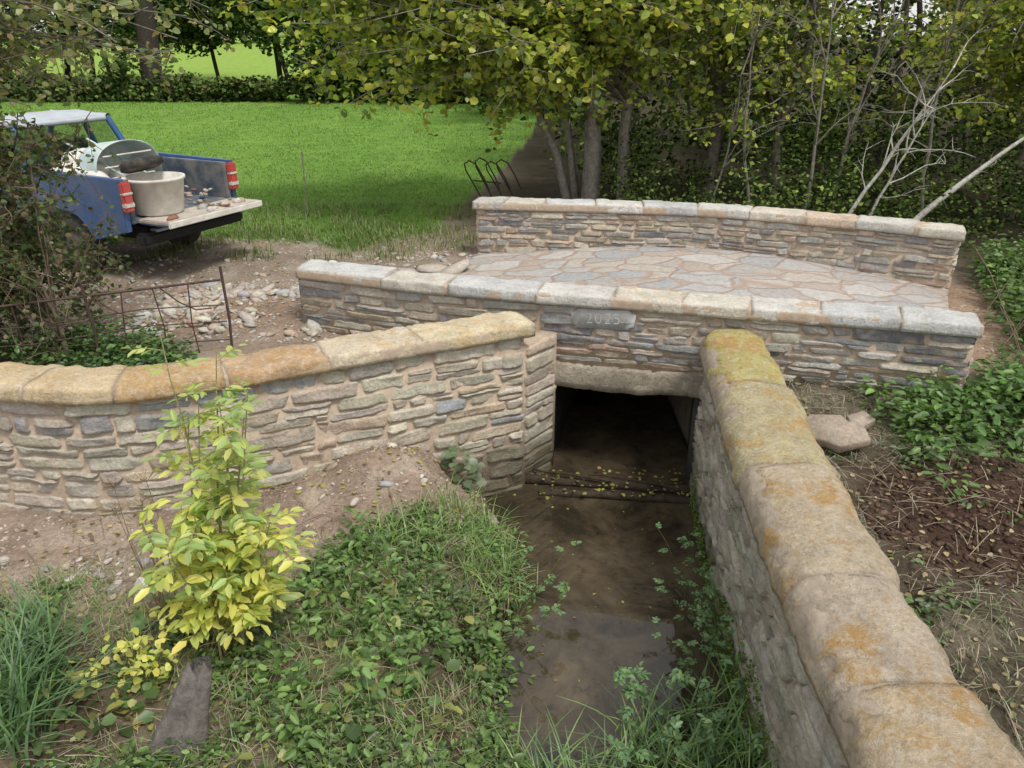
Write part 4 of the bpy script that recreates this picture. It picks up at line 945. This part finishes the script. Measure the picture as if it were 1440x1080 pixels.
ob=mk('wheelbarrow_tray',V,F,M_teal,parent=truck,smooth=False); md=ob.modifiers.new('s','SOLIDIFY'); md.thickness=.012
for y in (.0,.32): bar('barrow_handle',(.55,y,1.12),(1.5,y+.05,1.5),.014,M_teal)
for z in (1.12,1.25,1.38): bar('barrow_frame',(.68,-.2,z),(.68,.5,z),.010,M_white)
def blob(name,c,s,mat,parent=truck,sd=0):
    bm=bmesh.new(); bmesh.ops.create_icosphere(bm,subdivisions=3,radius=1)
    for v in bm.verts:
        d=1+.28*noise.noise(v.co*1.6+Vector((sd,0,0))); v.co=Vector((math.copysign(abs(v.co.x)**.8,v.co.x)*s[0]*d,math.copysign(abs(v.co.y)**.8,v.co.y)*s[1]*d,math.copysign(abs(v.co.z)**.8,v.co.z)*s[2]*d))
    for f in bm.faces: f.smooth=True
    me=bpy.data.meshes.new(name); bm.to_mesh(me); bm.free(); me.materials.append(mat); o=bpy.data.objects.new(name,me); o.location=c; return link(o,parent)
for i,(c,s) in enumerate((((1.25,.45,1.1),(.28,.3,.22)),((1.2,-.1,1.0),(.3,.3,.25)),((.85,.55,1.0),(.25,.15,.22)),((1.3,.3,1.3),(.2,.25,.12)))): blob('sand_bag_%d'%i,c,s,M_white,truck,i*3.1)
n=90; P=np.stack([rng.uniform(-.45,.75,n),rng.uniform(-.66,.66,n),np.full(n,.775)],1); P=P[~((np.abs(P[:,0])<.4)&(np.abs(P[:,1]-.36)<.38))]; P[:,2]+=.12*(P[:,0]>.1)*rng.random(len(P)); V,F_,C_=rocks(P,rng.uniform(.015,.07,len(P)),RP_+[(.3,.16,.1)],.7); mk('load_rubble',V,F_,M_loose,C_,truck)

# ------------------------------------------------ camera, light
cam=bpy.data.cameras.new('camera'); co=bpy.data.objects.new('camera',cam); link(co); scene.camera=co
co.location=(0,0,2.7); co.rotation_euler=(math.radians(90-24.4),0,0); cam.sensor_width=36; cam.lens=27.0; cam.clip_end=2000; cam.clip_start=.05
w=bpy.data.worlds.new("World"); scene.world=w; w.use_nodes=True; nt=w.node_tree
sky=nt.nodes.new('ShaderNodeTexSky'); sky.sky_type='NISHITA'; sky.sun_disc=False
sv=Vector((.38,-.42,1.05)).normalized(); el=math.asin(sv.z); sky.sun_elevation=el; sky.sun_rotation=math.atan2(sv.x,sv.y); sky.air_density=1; sky.dust_density=3
mx=nt.nodes.new('ShaderNodeMix'); mx.data_type='RGBA'; mx.inputs[0].default_value=.7; mx.inputs[7].default_value=(7.6,7.5,7.3,1)
nt.links.new(sky.outputs[0],mx.inputs[6]); nt.links.new(mx.outputs[2],nt.nodes['Background'].inputs[0]); nt.nodes['Background'].inputs[1].default_value=.15
sl=bpy.data.lights.new('sun','SUN'); sl.energy=2.4; sl.angle=math.radians(14); sl.color=(1,.96,.90); so=bpy.data.objects.new('sun',sl); link(so); so.rotation_euler=(-sv).to_track_quat('-Z','Y').to_euler()
scene.view_settings.view_transform='Standard'; scene.view_settings.look='None'; scene.view_settings.exposure=0
